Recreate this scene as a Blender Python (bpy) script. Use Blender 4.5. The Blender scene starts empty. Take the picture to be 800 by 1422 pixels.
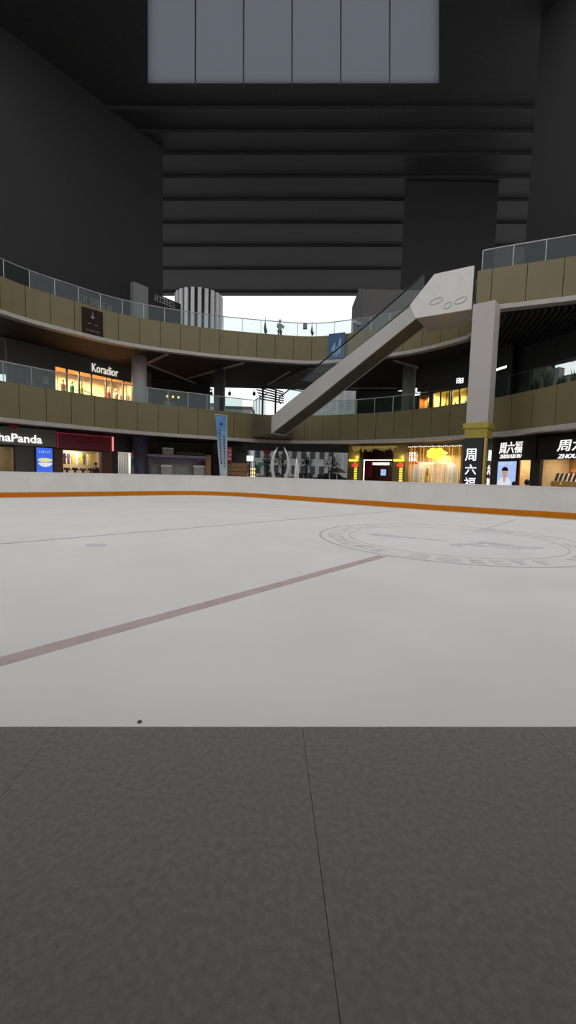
import bpy, bmesh, math, random
from mathutils import Vector, Matrix
random.seed(11)
SC = bpy.context.scene
COL = SC.collection
F, H = 600.0, 1.27
CAMR = Matrix.Rotation(math.radians(85.0), 3, 'X') @ Matrix.Rotation(math.radians(1.5), 3, 'Z')
UP = Vector((0, 0, 1))

# ------------------------------------------------------------------ measuring from the photograph
def ray(px, py):
    return CAMR @ Vector(((px - 400) / F, -(py - 711) / F, -1))
def G(px, py, z):
    d = ray(px, py); t = (z - H) / d.z
    return Vector((d.x * t, d.y * t, z))
def AY(px, py, Y):
    d = ray(px, py); t = Y / d.y
    return Vector((d.x * t, Y, H + d.z * t))

class Wall:
    """a vertical plane through two plan points, left to right as seen; u runs along it, d comes towards the viewer"""
    def __init__(s, P0, P1):
        s.o = Vector((P0[0], P0[1], 0)); e = Vector((P1[0], P1[1], 0)) - s.o
        s.L = e.length; s.u = e.normalized(); s.n = Vector((s.u.y, -s.u.x, 0))
    def W(s, u, z, d=0):
        return s.o + s.u * u + s.n * d + UP * z
    def hit(s, px, py, d=0):
        r = ray(px, py); o = s.o + s.n * d
        t = (o - Vector((0, 0, H))).dot(s.n) / r.dot(s.n)
        p = Vector((0, 0, H)) + r * t
        return (p - o).dot(s.u), p.z
    def rect(s, x0, y0, x1, y1, d=0):
        xm, ym = (x0 + x1) / 2, (y0 + y1) / 2
        return s.hit(x0, ym, d)[0], s.hit(x1, ym, d)[0], s.hit(xm, y1, d)[1], s.hit(xm, y0, d)[1]
    def box(s, bm, u0, u1, z0, z1, d0, d1):
        hexa(bm, [s.W(u0, z0, d0), s.W(u1, z0, d0), s.W(u1, z0, d1), s.W(u0, z0, d1),
                  s.W(u0, z1, d0), s.W(u1, z1, d0), s.W(u1, z1, d1), s.W(u0, z1, d1)])
    def pbox(s, bm, x0, y0, x1, y1, d0, d1):
        u0, u1, z0, z1 = s.rect(x0, y0, x1, y1, d1); s.box(bm, u0, u1, z0, z1, d0, d1)
    def frame(s, bm, u0, u1, z0, z1, d0, d1, w):
        s.box(bm, u0, u1, z1 - w, z1, d0, d1); s.box(bm, u0, u1, z0, z0 + w, d0, d1)
        s.box(bm, u0, u0 + w, z0 + w, z1 - w, d0, d1); s.box(bm, u1 - w, u1, z0 + w, z1 - w, d0, d1)

# ------------------------------------------------------------------ mesh helpers
def hexa(bm, p):
    v = [bm.verts.new(q) for q in p]
    for f in ((0, 3, 2, 1), (4, 5, 6, 7), (0, 1, 5, 4), (1, 2, 6, 5), (2, 3, 7, 6), (3, 0, 4, 7)):
        bm.faces.new([v[i] for i in f])
def box(bm, x0, x1, y0, y1, z0, z1):
    hexa(bm, [Vector(q) for q in ((x0, y0, z0), (x1, y0, z0), (x1, y1, z0), (x0, y1, z0), (x0, y0, z1), (x1, y0, z1), (x1, y1, z1), (x0, y1, z1))])
def prism(bm, poly, vec):
    a = [bm.verts.new(p) for p in poly]; b = [bm.verts.new(Vector(p) + vec) for p in poly]
    n = len(a)
    bm.faces.new(a); bm.faces.new(list(reversed(b)))
    for i in range(n): bm.faces.new((a[i], b[i], b[(i + 1) % n], a[(i + 1) % n]))
def tube(bm, pts, r, seg=8, closed=False):
    pts = [Vector(p) for p in pts]; n = len(pts); rings = []
    rr = r if isinstance(r, (list, tuple)) else [r] * n
    prev = None
    for i, p in enumerate(pts):
        a = pts[i - 1] if (i > 0 or closed) else p
        b = pts[(i + 1) % n] if (i < n - 1 or closed) else p
        t = (b - a).normalized()
        if prev is None:
            ref = UP if abs(t.z) < .9 else Vector((1, 0, 0)); x = t.cross(ref).normalized()
        else:
            x = (prev - t * prev.dot(t)).normalized()
        prev = x; y = t.cross(x)
        rings.append([bm.verts.new(p + (x * math.cos(2 * math.pi * k / seg) + y * math.sin(2 * math.pi * k / seg)) * rr[i]) for k in range(seg)])
    for i in range(n if closed else n - 1):
        A, B = rings[i], rings[(i + 1) % n]
        for k in range(seg): bm.faces.new((A[k], A[(k + 1) % seg], B[(k + 1) % seg], B[k]))
    if not closed:
        bm.faces.new(list(reversed(rings[0]))); bm.faces.new(rings[-1])
def lathe(bm, c, prof, seg=24):
    rings = [[bm.verts.new(Vector((c[0] + r * math.cos(2 * math.pi * k / seg), c[1] + r * math.sin(2 * math.pi * k / seg), c[2] + z))) for k in range(seg)] for r, z in prof]
    for A, B in zip(rings, rings[1:]):
        for k in range(seg): bm.faces.new((A[k], A[(k + 1) % seg], B[(k + 1) % seg], B[k]))
    bm.faces.new(list(reversed(rings[0]))); bm.faces.new(rings[-1])
def ball(bm, c, r, sx=1, sy=1, sz=1, seg=10, noise=0):
    m = Matrix.Translation(Vector(c)) @ Matrix.Diagonal((sx, sy, sz, 1))
    ret = bmesh.ops.create_icosphere(bm, subdivisions=2, radius=r, matrix=m)
    if noise:
        for v in ret['verts']: v.co += Vector((random.uniform(-1, 1), random.uniform(-1, 1), random.uniform(-1, 1))) * noise
def BM(): return bmesh.new()

def wloc(o):
    v = Vector(o.location)
    while o.parent: o = o.parent; v += Vector(o.location)
    return v
def obj(name, bm, m, parent=None, smooth=False, kind=None, label=None, clean=True):
    if clean: bmesh.ops.recalc_face_normals(bm, faces=bm.faces[:])
    if parent: sh = wloc(parent); loc = Vector((0, 0, 0))
    else:
        co = [v.co for v in bm.verts]
        lo = Vector([min(c[i] for c in co) for i in range(3)]); hi = Vector([max(c[i] for c in co) for i in range(3)])
        sh = Vector(((lo.x + hi.x) / 2, (lo.y + hi.y) / 2, lo.z)); loc = sh
    bmesh.ops.translate(bm, verts=bm.verts[:], vec=-sh)
    me = bpy.data.meshes.new(name); bm.to_mesh(me); bm.free()
    if m: me.materials.append(m)
    if smooth:
        for p in me.polygons: p.use_smooth = True
    o = bpy.data.objects.new(name, me); COL.objects.link(o); o.location = loc
    if parent: o.parent = parent
    if kind: o['kind'] = kind
    if label: o['label'] = label
    return o
def tag(o, label, cat, group=None, kind=None):
    o['label'] = label; o['category'] = cat
    if group: o['group'] = group
    if kind: o['kind'] = kind
    return o
def thing(name, label, cat, loc, group=None):
    o = bpy.data.objects.new(name, None); COL.objects.link(o); o.location = Vector(loc); o.empty_display_size = .2
    return tag(o, label, cat, group)
def struct(name, bm, m, **k):
    return obj(name, bm, m, kind='structure', **k)

# ------------------------------------------------------------------ materials
def nd(nt, t, **kw):
    n = nt.nodes.new(t)
    for k, v in kw.items(): setattr(n, k, v)
    return n
def mat(name, col, rough=.6, metal=0.0, emit=0.0, ecol=None, var=.08, scale=3.0, spec=.4, bump=0.0):
    m = bpy.data.materials.new(name); m.use_nodes = True; nt = m.node_tree; b = nt.nodes['Principled BSDF']
    b.inputs['Roughness'].default_value = rough; b.inputs['Metallic'].default_value = metal
    b.inputs['Specular IOR Level'].default_value = spec
    tc = nd(nt, 'ShaderNodeTexCoord'); no = nd(nt, 'ShaderNodeTexNoise'); no.inputs['Scale'].default_value = scale; no.inputs['Detail'].default_value = 4
    nt.links.new(tc.outputs['Object'], no.inputs['Vector'])
    rp = nd(nt, 'ShaderNodeValToRGB')
    rp.color_ramp.elements[0].position = .3; rp.color_ramp.elements[1].position = .7
    rp.color_ramp.elements[0].color = [c * (1 - var) for c in col] + [1]
    rp.color_ramp.elements[1].color = [min(1, c * (1 + var)) for c in col] + [1]
    nt.links.new(no.outputs['Fac'], rp.inputs['Fac']); nt.links.new(rp.outputs['Color'], b.inputs['Base Color'])
    if emit:
        b.inputs['Emission Color'].default_value = list(ecol or col) + [1]; b.inputs['Emission Strength'].default_value = emit
    if bump:
        bp = nd(nt, 'ShaderNodeBump'); bp.inputs['Strength'].default_value = bump; bp.inputs['Distance'].default_value = .01
        n2 = nd(nt, 'ShaderNodeTexNoise'); n2.inputs['Scale'].default_value = scale * 12
        nt.links.new(tc.outputs['Object'], n2.inputs['Vector']); nt.links.new(n2.outputs['Fac'], bp.inputs['Height']); nt.links.new(bp.outputs['Normal'], b.inputs['Normal'])
    return m
def glassmat(name, tint, gl=.12):
    m = bpy.data.materials.new(name); m.use_nodes = True; nt = m.node_tree; nt.nodes.clear()
    out = nd(nt, 'ShaderNodeOutputMaterial'); mx = nd(nt, 'ShaderNodeMixShader'); tr = nd(nt, 'ShaderNodeBsdfTransparent'); g = nd(nt, 'ShaderNodeBsdfGlossy')
    tr.inputs['Color'].default_value = list(tint) + [1]; g.inputs['Roughness'].default_value = .05; g.inputs['Color'].default_value = (.9, .95, .95, 1)
    lw = nd(nt, 'ShaderNodeLayerWeight'); lw.inputs['Blend'].default_value = .25
    ma = nd(nt, 'ShaderNodeMath', operation='MULTIPLY_ADD'); ma.inputs[1].default_value = .2; ma.inputs[2].default_value = gl * .3
    nt.links.new(lw.outputs['Fresnel'], ma.inputs[0]); nt.links.new(ma.outputs[0], mx.inputs['Fac'])
    nt.links.new(tr.outputs[0], mx.inputs[1]); nt.links.new(g.outputs[0], mx.inputs[2]); nt.links.new(mx.outputs[0], out.inputs['Surface'])
    return m
def transmat(name, col):
    m = bpy.data.materials.new(name); m.use_nodes = True; nt = m.node_tree; nt.nodes.clear()
    out = nd(nt, 'ShaderNodeOutputMaterial'); mx = nd(nt, 'ShaderNodeMixShader'); tr = nd(nt, 'ShaderNodeBsdfTranslucent'); d = nd(nt, 'ShaderNodeBsdfDiffuse')
    tr.inputs['Color'].default_value = list(col) + [1]; d.inputs['Color'].default_value = (.12, .12, .12, 1); mx.inputs['Fac'].default_value = .3
    nt.links.new(tr.outputs[0], mx.inputs[1]); nt.links.new(d.outputs[0], mx.inputs[2]); nt.links.new(mx.outputs[0], out.inputs['Surface'])
    return m
def gradmat(name, c0, c1, z0, z1, emit=0):
    """printed colour blend running up a banner or screen (object Z)"""
    m = mat(name, c0, .7, emit=0); nt = m.node_tree; b = nt.nodes['Principled BSDF']
    tc = nd(nt, 'ShaderNodeTexCoord'); sp = nd(nt, 'ShaderNodeSeparateXYZ'); mr = nd(nt, 'ShaderNodeMapRange'); mx = nd(nt, 'ShaderNodeMix', data_type='RGBA')
    mr.inputs['From Min'].default_value = z0; mr.inputs['From Max'].default_value = z1
    mx.inputs['A'].default_value = list(c0) + [1]; mx.inputs['B'].default_value = list(c1) + [1]
    nt.links.new(tc.outputs['Object'], sp.inputs[0]); nt.links.new(sp.outputs['Z'], mr.inputs['Value']); nt.links.new(mr.outputs['Result'], mx.inputs['Factor'])
    nt.links.new(mx.outputs['Result'], b.inputs['Base Color'])
    if emit:
        nt.links.new(mx.outputs['Result'], b.inputs['Emission Color']); b.inputs['Emission Strength'].default_value = emit
    return m

M = {}
M['ice'] = mat('ice', (.81, .79, .755), .62, var=.04, scale=.7, spec=.12)
M['ice_red'] = mat('ice_red', (.56, .44, .43), .62, var=.10, scale=5, spec=.12)
M['ice_blue'] = mat('ice_blue', (.49, .48, .52), .62, var=.12, scale=4, spec=.12)
M['ice_grey'] = mat('ice_grey', (.56, .55, .56), .62, var=.14, scale=4, spec=.12)
M['ice_pale'] = mat('ice_pale', (.66, .65, .66), .62, var=.14, scale=3, spec=.12)
M['ice_faint'] = mat('ice_faint', (.66, .655, .66), .62, var=.06, scale=3, spec=.12)
M['ice_frost'] = mat('ice_frost', (.72, .71, .72), .45, var=.08, scale=5, spec=.3)
M['board'] = mat('board', (.74, .715, .68), .35, var=.05, scale=1.2)
M['orange'] = mat('orange', (.58, .185, .006), .5, var=.06, spec=.12)
M['rubber'] = mat('rubber', (.205, .195, .18), .85, var=.16, scale=40, spec=.2, bump=.3)
M['tile'] = mat('tile', (.34, .33, .32), .4, var=.06)
M['panel'] = mat('panel', (.172, .142, .066), .45, var=.06, scale=.8)
M['panel_up'] = mat('panel_up', (.172, .142, .066), .45, var=.06, scale=.8)
M['block'] = mat('block', (.125, .108, .07), .5)
M['seam'] = mat('seam', (.035, .033, .026), .8)
M['lip'] = mat('lip', (.42, .385, .34), .5)
M['slab'] = mat('slab', (.06, .05, .043), .8)
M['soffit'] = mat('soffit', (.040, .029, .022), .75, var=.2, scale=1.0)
M['strip'] = mat('strip', (.34, .32, .30), .5)
M['slat'] = mat('slat', (.05, .05, .05), .5)
M['black'] = mat('black', (.012, .012, .012), .5)
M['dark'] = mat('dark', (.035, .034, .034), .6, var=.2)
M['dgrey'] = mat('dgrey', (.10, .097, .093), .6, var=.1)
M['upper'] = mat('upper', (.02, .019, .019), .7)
M['signgrey'] = mat('signgrey', (.19, .18, .145), .5)
M['mgrey'] = mat('mgrey', (.22, .215, .21), .6)
M['lgrey'] = mat('lgrey', (.42, .41, .40), .5)
M['white'] = mat('white', (.78, .77, .76), .5)
M['gloss'] = mat('gloss', (.66, .63, .59), .18, var=.04)
M['truss'] = mat('truss', (.44, .42, .385), .45, var=.05, scale=.6)
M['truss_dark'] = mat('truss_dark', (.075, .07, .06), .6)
M['column'] = mat('column', (.47, .43, .40), .5, var=.03, scale=.8)
M['capital'] = mat('capital', (.40, .315, .045), .45, var=.08)
M['gold'] = mat('gold', (.55, .40, .10), .3, metal=.6)
M['bronze'] = mat('bronze', (.20, .165, .08), .35, metal=.4)
M['roof'] = mat('roof', (.03, .028, .027), .7, var=.15)
M['steel'] = mat('steel', (.62, .63, .64), .25, metal=.9)
M['chrome'] = mat('chrome', (.93, .94, .94), .3, metal=.75)
M['rail'] = mat('rail', (.45, .46, .45), .35, metal=.6)
M['railblack'] = mat('railblack', (.025, .025, .025), .4)
M['glass'] = glassmat('glass', (.90, .945, .935), .05)
M['glass_teal'] = glassmat('glass_teal', (.80, .88, .86), .08)
M['pane'] = glassmat('pane', (.95, .95, .94), .03)
M['added_sky_panel'] = transmat('added_sky_panel', (.46, .48, .51))
M['letter'] = mat('letter', (.9, .9, .9), .4, emit=.95, ecol=(1, 1, 1))
M['letter_warm'] = mat('letter_warm', (.9, .85, .75), .4, emit=.75, ecol=(1, .93, .82))
M['lamp_white'] = mat('lamp_white', (.9, .9, .9), .4, emit=1.6, ecol=(1, .98, .95))
M['lamp_warm'] = mat('lamp_warm', (.9, .7, .3), .4, emit=1.5, ecol=(1, .72, .22))
M['lamp_yellow'] = mat('lamp_yellow', (.9, .8, .1), .4, emit=1.3, ecol=(1, .82, .05))
M['cream'] = mat('cream', (.72, .60, .42), .6)
M['warmwall'] = mat('warmwall', (.66, .44, .20), .6, var=.12)
M['peach'] = mat('peach', (.66, .50, .33), .6, var=.08)
M['yellowwall'] = mat('yellowwall', (.62, .52, .22), .6, var=.12)
M['wood'] = mat('wood', (.30, .16, .07), .5, var=.25, scale=4)
M['woodred'] = mat('woodred', (.11, .045, .028), .5, var=.2, scale=4)
M['redsign'] = mat('redsign', (.085, .005, .012), .4, emit=.035, ecol=(.5, .01, .03))
M['rededge'] = mat('rededge', (.8, .2, .2), .4, emit=.9, ecol=(1, .30, .30))
M["redfaint"] = mat("redfaint", (.35, .03, .04), .5, emit=.12, ecol=(1, .10, .14))
M['red'] = mat('red', (.27, .02, .03), .5)
M['redglow'] = mat('redglow', (.6, .05, .03), .5, emit=.5, ecol=(1, .10, .05))
M['blue'] = mat('blue', (.03, .09, .22), .4)
M['paleblue'] = mat('paleblue', (.25, .42, .60), .5)
M['navy'] = mat('navy', (.014, .018, .021), .4)
M['plaque'] = mat('plaque', (.024, .013, .009), .6, spec=.15)
M['plaque_mark'] = mat('plaque_mark', (.22, .19, .15), .6)
M['skin'] = mat('skin', (.52, .32, .23), .6)
M['hair'] = mat('hair', (.012, .010, .010), .6)
M['blackcloth'] = mat('blackcloth', (.018, .018, .02), .8)
M['greycloth'] = mat('greycloth', (.36, .37, .37), .8)
M['navycloth'] = mat('navycloth', (.03, .035, .05), .8)
M['leaf'] = mat('leaf', (.035, .055, .02), .7, var=.4, scale=8)
M['bark'] = mat('bark', (.06, .05, .045), .8)
M['bldg'] = mat('bldg', (.62, .62, .61), .8)
M['bldg_grey'] = mat('bldg_grey', (.52, .52, .52), .8)
M['window_dark'] = mat('window_dark', (.10, .115, .12), .2)
M['green'] = mat('green', (.03, .22, .15), .6)
M['purple'] = mat('purple', (.14, .06, .26), .6)
M['yellow'] = mat('yellow', (.62, .48, .06), .6)
M['pink'] = mat('pink', (.6, .22, .28), .6)
M['bluescreen'] = mat('bluescreen', (.02, .05, .3), .3, emit=.75, ecol=(.06, .17, .95), var=.25, scale=2.5)
M['screenpale'] = mat('screenpale', (.3, .4, .6), .3, emit=.8, ecol=(.42, .58, .95), var=.2, scale=2)
M['scr_skin'] = mat('scr_skin', (.5, .35, .28), .4, emit=.55, ecol=(.80, .52, .42))
M['scr_white'] = mat('scr_white', (.6, .6, .62), .4, emit=.7, ecol=(.86, .88, .95))
M['scr_yellow'] = mat('scr_yellow', (.6, .6, .2), .4, emit=.7, ecol=(.85, .85, .35))
M['curtain'] = mat('curtain', (.62, .50, .40), .6, emit=.25, ecol=(1, .62, .30), var=.2)
M['poster'] = mat('poster', (.045, .038, .065), .5, var=.4, scale=2)

# ------------------------------------------------------------------ lettering
def textmesh(s, bold=0.0, shear=0.0):
    c = bpy.data.curves.new('lettering', 'FONT'); c.body = s; c.offset = bold; c.shear = shear; c.resolution_u = 3; c.extrude = .02
    o = bpy.data.objects.new('lettering', c); COL.objects.link(o)
    dg = bpy.context.evaluated_depsgraph_get(); me = bpy.data.meshes.new_from_object(o.evaluated_get(dg))
    bpy.data.objects.remove(o); bpy.data.curves.remove(c)
    bm = BM(); bm.from_mesh(me); bpy.data.meshes.remove(me)
    return bm
def letters(w, s, u0, u1, z0, z1, d, th, m, parent, bold=0.0, shear=0.0, name='lettering'):
    bm = textmesh(s, bold, shear)
    xs = [v.co.x for v in bm.verts]; ys = [v.co.y for v in bm.verts]; zs = [v.co.z for v in bm.verts]
    x0, x1, y0, y1, q0, q1 = min(xs), max(xs), min(ys), max(ys), min(zs), max(zs)
    for v in bm.verts:
        v.co = w.W(u0 + (v.co.x - x0) / (x1 - x0) * (u1 - u0), z0 + (v.co.y - y0) / (y1 - y0) * (z1 - z0), d + (v.co.z - q0) / max(1e-6, q1 - q0) * th)
    return obj(name, bm, m, parent)
def pletters(w, s, x0, y0, x1, y1, d, th, m, parent, **k):
    u0, u1, z0, z1 = w.rect(x0, y0, x1, y1, d); return letters(w, s, u0, u1, z0, z1, d, th, m, parent, **k)
def blurs(w, u0, u1, z0, z1, d, n, m, parent, name='worn_marks'):
    """marks too small to read in the photograph: short strokes only"""
    bm = BM(); cw = (u1 - u0) / n
    for i in range(n):
        a = u0 + cw * (i + .12)
        for k in range(3):
            if random.random() < .75:
                zz = z0 + (z1 - z0) * (k + .2) / 3
                w.box(bm, a, a + cw * random.uniform(.4, .75), zz, zz + (z1 - z0) * .14, d, d + .01)
        if random.random() < .8:
            q = a + cw * random.uniform(.1, .5); w.box(bm, q, q + cw * .14, z0, z1, d, d + .011)
    return obj(name, bm, m, parent)

# ------------------------------------------------------------------ plan curves
def catmull(P, step=.3):
    P = [Vector((p[0], p[1], 0)) for p in P]; P = [P[0] * 2 - P[1]] + P + [P[-1] * 2 - P[-2]]; out = []
    for i in range(1, len(P) - 2):
        a, b, c, d = P[i - 1:i + 3]; n = max(2, int((c - b).length / step))
        for k in range(n):
            t = k / n
            out.append(.5 * ((2 * b) + (c - a) * t + (2 * a - 5 * b + 4 * c - d) * t * t + (3 * b - a - 3 * c + d) * t ** 3))
    out.append(P[-2]); return out
def smooth(P, k=6):
    for _ in range(k): P = [P[0]] + [(P[i - 1] + P[i] * 2 + P[i + 1]) / 4 for i in range(1, len(P) - 1)] + [P[-1]]
    return P
class Path:
    def __init__(s, pts):
        s.p = [Vector((q[0], q[1], 0)) for q in pts]; s.c = [0]
        for a, b in zip(s.p, s.p[1:]): s.c.append(s.c[-1] + (b - a).length)
        s.L = s.c[-1]
    def at(s, d):
        d = max(0, min(s.L, d)); i = 0
        lo, hi = 0, len(s.c) - 2
        while lo < hi:
            mid = (lo + hi + 1) // 2
            if s.c[mid] <= d: lo = mid
            else: hi = mid - 1
        i = lo; a, b = s.p[i], s.p[i + 1]; t = (d - s.c[i]) / max(1e-9, s.c[i + 1] - s.c[i])
        tg = (b - a).normalized()
        return a + (b - a) * t, tg, Vector((tg.y, -tg.x, 0))
    def solid(s, bm, s0, s1, o0, o1, z0, z1, step=.5):
        n = max(1, int(math.ceil((s1 - s0) / step))); rings = []
        for k in range(n + 1):
            p, t, nn = s.at(s0 + (s1 - s0) * k / n)
            rings.append([bm.verts.new(p + nn * o + UP * z) for o, z in ((o0, z0), (o1, z0), (o1, z1), (o0, z1))])
        for A, B in zip(rings, rings[1:]):
            for k in range(4): bm.faces.new((A[k], A[(k + 1) % 4], B[(k + 1) % 4], B[k]))
        bm.faces.new(list(reversed(rings[0]))); bm.faces.new(rings[-1])
    def spx(s, px, z):
        """distance along the path where it crosses picture column px"""
        best = None
        for k in range(0, int(s.L * 10)):
            p, _, _ = s.at(k / 10)
            v = CAMR.transposed() @ Vector((p.x, p.y, z - H))
            if v.z >= 0: continue
            e = abs(400 + F * v.x / -v.z - px)
            if best is None or e < best[0]: best = (e, k / 10)
        return best[1]

Z2a, Z2b, Z3a, Z3b = 3.9, 5.8, 9.97, 11.8
l2 = [(0, 579), (100, 589.5), (200, 599), (300, 606), (350, 609.5), (400, 611.5), (450, 611.7), (500, 611), (550, 609.5), (600, 607), (640, 604), (690, 600), (800, 587)]
l3 = [(0, 430), (50, 446), (110, 461), (145, 470), (200, 480), (250, 486.5), (300, 492.5), (350, 496.5), (400, 500), (450, 501), (550, 490), (600, 480), (651, 466)]
g2 = [G(x, y, Z2a) for x, y in l2]; g3 = [G(x, y, Z3a) for x, y in l3]
ring2 = Path(smooth(catmull([(-18.6, 12), (-18.4, 16), (-17.3, 20)] + [(p.x, p.y) for p in g2] + [(13.4, 16), (13.5, 12)]), 10))
ring3 = Path(smooth(catmull([(-18.6, 12), (-18.7, 16), (-18.0, 20.5)] + [(p.x, p.y) for p in g3]), 10) + [Vector((10.7, 26.0, 0)), Vector((9.62, 23.9, 0))])
near3 = Path([(9.3, 22.95), (10.19, 22.5), (13.28, 21.16), (18.0, 19.1)])

# ------------------------------------------------------------------ ground, ice, boards
bm = BM(); box(bm, -60, 60, -14, 130, -.3, -.02); struct('floor', bm, M['tile'])
bpts = [(0, 692), (100, 690.5), (200, 688.7), (250, 688), (300, 688.6), (350, 691.2), (400, 694.8), (500, 702), (600, 709.3), (700, 716), (800, 722.5)]
gb = [G(x, y, 0) for x, y in bpts]
pl = smooth(catmull([(-14.0, 14.6), (-13.4, 15.3)] + [(p.x, p.y) for p in gb] + [(11.4, 12.9), (12.6, 11.9)]), 8)
leftback = catmull([(-3.0, 2.6), (-6.5, 4.2), (-11.5, 8.0), (-14.1, 10.8), (-14.9, 12.6), (-14.6, 13.9), (pl[0].x, pl[0].y)], .5)
rightback = catmull([(pl[-1].x, pl[-1].y), (13.2, 10.9), (12.9, 9.6), (10.0, 6.6), (6.0, 3.9), (3.2, 2.6)], .5)
bpath = Path(leftback[:-1] + pl + rightback[1:])
ea, eb = G(-1200, 1010.3, 0), G(2000, 1010.3, 0)
e0 = ea + (eb - ea) * ((-3.0 - ea.x) / (eb.x - ea.x)); e1 = ea + (eb - ea) * ((3.2 - ea.x) / (eb.x - ea.x))
ice = thing('ice_sheet', 'pale grey white skating ice with faded painted lines inside the boards', 'ice rink', (0, 12, 0))
bm = BM(); f = [Vector((p.x, p.y, -.02)) for p in [q + bpath.at(0)[2] * 0 for q in bpath.p]]
f = [Vector((e0.x, e0.y, -.02))] + f + [Vector((e1.x, e1.y, -.02))]
prism(bm, f, Vector((0, 0, .02))); obj('ice_surface', bm, M['ice'], ice)
def strip_on(bm, a, b, w, z0=.0, z1=.002):
    a, b = Vector(a), Vector(b); t = (b - a).normalized(); n = Vector((t.y, -t.x, 0)) * w / 2
    prism(bm, [Vector((q.x, q.y, z0)) for q in (a - n, b - n, b + n, a + n)], UP * (z1 - z0))
def gz(x, y): return G(x, y, 0)
bm = BM(); strip_on(bm, gz(-330, 1010), gz(532, 772), .155); obj('red_line', bm, M['ice_red'], ice, label='dull red line crossing the ice to the circle')
bm = BM(); strip_on(bm, gz(660, 739), gz(716, 721.5), .10); obj('red_line', bm, M['ice_faint'], ice, label='faint far piece of the line beyond the circle')
bm = BM(); strip_on(bm, gz(-120, 765.5), gz(560, 708.5), .075); obj('blue_line', bm, M['ice_blue'], ice, label='thin grey blue line on the left of the ice')
bm = BM(); c = gz(133, 757); lathe(bm, (c.x, c.y, 0), [(.17, 0), (.17, .002)], 28); obj('face_off_spot', bm, M['ice_pale'], ice, label='small grey spot on the left of the ice')
bm = BM(); c = gz(194, 1003); ball(bm, (c.x, c.y, .004), .012, 1, 1, .5); obj('puck_mark', bm, M['dgrey'], ice, label='tiny dark fleck near the ice edge')
LC = Vector((3.42, 8.98, 0)); LR = 2.75
logo = None
ZS = [.003]
def annulus(bm, c, r0, r1, a0=0, a1=2 * math.pi, n=96, z1=.003):
    full = abs(a1 - a0 - 2 * math.pi) < 1e-6; ZS[0] = .003 + (ZS[0] - .003 + .0004) % .0016; z1 = ZS[0]
    v = [[bm.verts.new(Vector((c.x + r * math.cos(a0 + (a1 - a0) * k / n), c.y + r * math.sin(a0 + (a1 - a0) * k / n), z))) for r, z in ((r0, 0), (r1, 0), (r1, z1), (r0, z1))] for k in range(n if full else n + 1)]
    for k in range(n):
        A, B = v[k], v[(k + 1) % len(v)]
        for j in range(4): bm.faces.new((A[j], A[(j + 1) % 4], B[(j + 1) % 4], B[j]))
    if not full: bm.faces.new(list(reversed(v[0]))); bm.faces.new(v[-1])
bm = BM(); annulus(bm, LC, LR - .05, LR)
logo = obj('circle_emblem', bm, M['ice_grey'], ice, label='large faded grey ring emblem painted in the ice')
bm = BM(); annulus(bm, LC, 2.08, 2.12); obj('inner_ring', bm, M['ice_pale'], logo)
a = math.radians(118)
k = 0
while a < math.radians(410):
    wd = random.uniform(.075, .15)
    if k % 7 != 5:
        r0 = 2.22 + random.uniform(0, .06); r1 = 2.58 - random.uniform(0, .05); th = random.uniform(.35, .75)
        bm = BM(); annulus(bm, LC, r0, r0 + .10, a, a + wd, 4); annulus(bm, LC, r0, r1, a, a + wd * th * .6, 3)
        if random.random() < .6: annulus(bm, LC, r1 - .10, r1, a, a + wd, 4)
        obj('ring_letter', bm, M['ice_pale'], logo)
    a += wd + .055; k += 1
bm = BM(); pA, pB = gz(512, 741.5), gz(622, 751.5)
strip_on(bm, pA, pB, .20); strip_on(bm, pA + (pB - pA) * .05, pA + (pB - pA) * .45, .30, 0, .0035); obj('emblem_stroke', bm, M['ice_pale'], logo)
bm = BM(); pc = gz(693, 757.5)
for i in range(4):
    q = pc + Vector((-.75 + .42 * i, -.10 + .12 * (i % 2), 0)); annulus(bm, q, .05 + .03 * i, .24 + .03 * i, math.radians(20 + 40 * i), math.radians(250 + 30 * i), 16)
strip_on(bm, gz(664, 752.5), gz(728, 760), .22, 0, .0055); obj('emblem_stroke', bm, M['ice_pale'], logo)

boards = thing('rink_barrier', 'low white rink boards with an orange kick strip around the ice', 'rink barrier', (bpath.at(bpath.L / 2)[0].x, bpath.at(bpath.L / 2)[0].y, 0))
off = 0
s_ref = bpath.spx(424, .8); seg = 2.42; s = (s_ref % seg); cuts = [0] + [s + seg * i for i in range(int((bpath.L - s) / seg) + 1)] + [bpath.L]
for a, b in zip(cuts, cuts[1:]):
    if b - a < .2: continue
    bm = BM(); bpath.solid(bm, a + .002, b - .002, -.10, 0, 0, 1.04, .3); obj('board_panel', bm, M['board'], boards)
bm = BM(); bpath.solid(bm, 0, bpath.L, 0, .012, .035, .235, .3); obj('kick_strip', bm, M['orange'], boards, label='orange kick strip')
bm = BM(); bpath.solid(bm, 0, bpath.L, -.12, .015, 1.04, 1.085, .3); obj('top_rail', bm, M['board'], boards)

# invented grey rubber matting, filling the ground in front of the ice
bm = BM()
d = (eb - ea).normalized()
for i in range(-5, 6):
    for j in range(6):
        p0 = e0 + (e1 - e0) * .5 + d * (i * 1.2) - Vector((0, .0, 0)); back = Vector((d.y, -d.x, 0))
        q0 = p0 + back * (j * 1.2)
        pts = [q0 + d * .001 + back * .0, q0 + d * 1.199, q0 + d * 1.199 + back * 1.199, q0 + d * .001 + back * 1.199]
        prism(bm, [Vector((p.x, p.y, -.02)) for p in pts], UP * .024)
struct('floor_added_matting', bm, M['rubber'])

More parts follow.
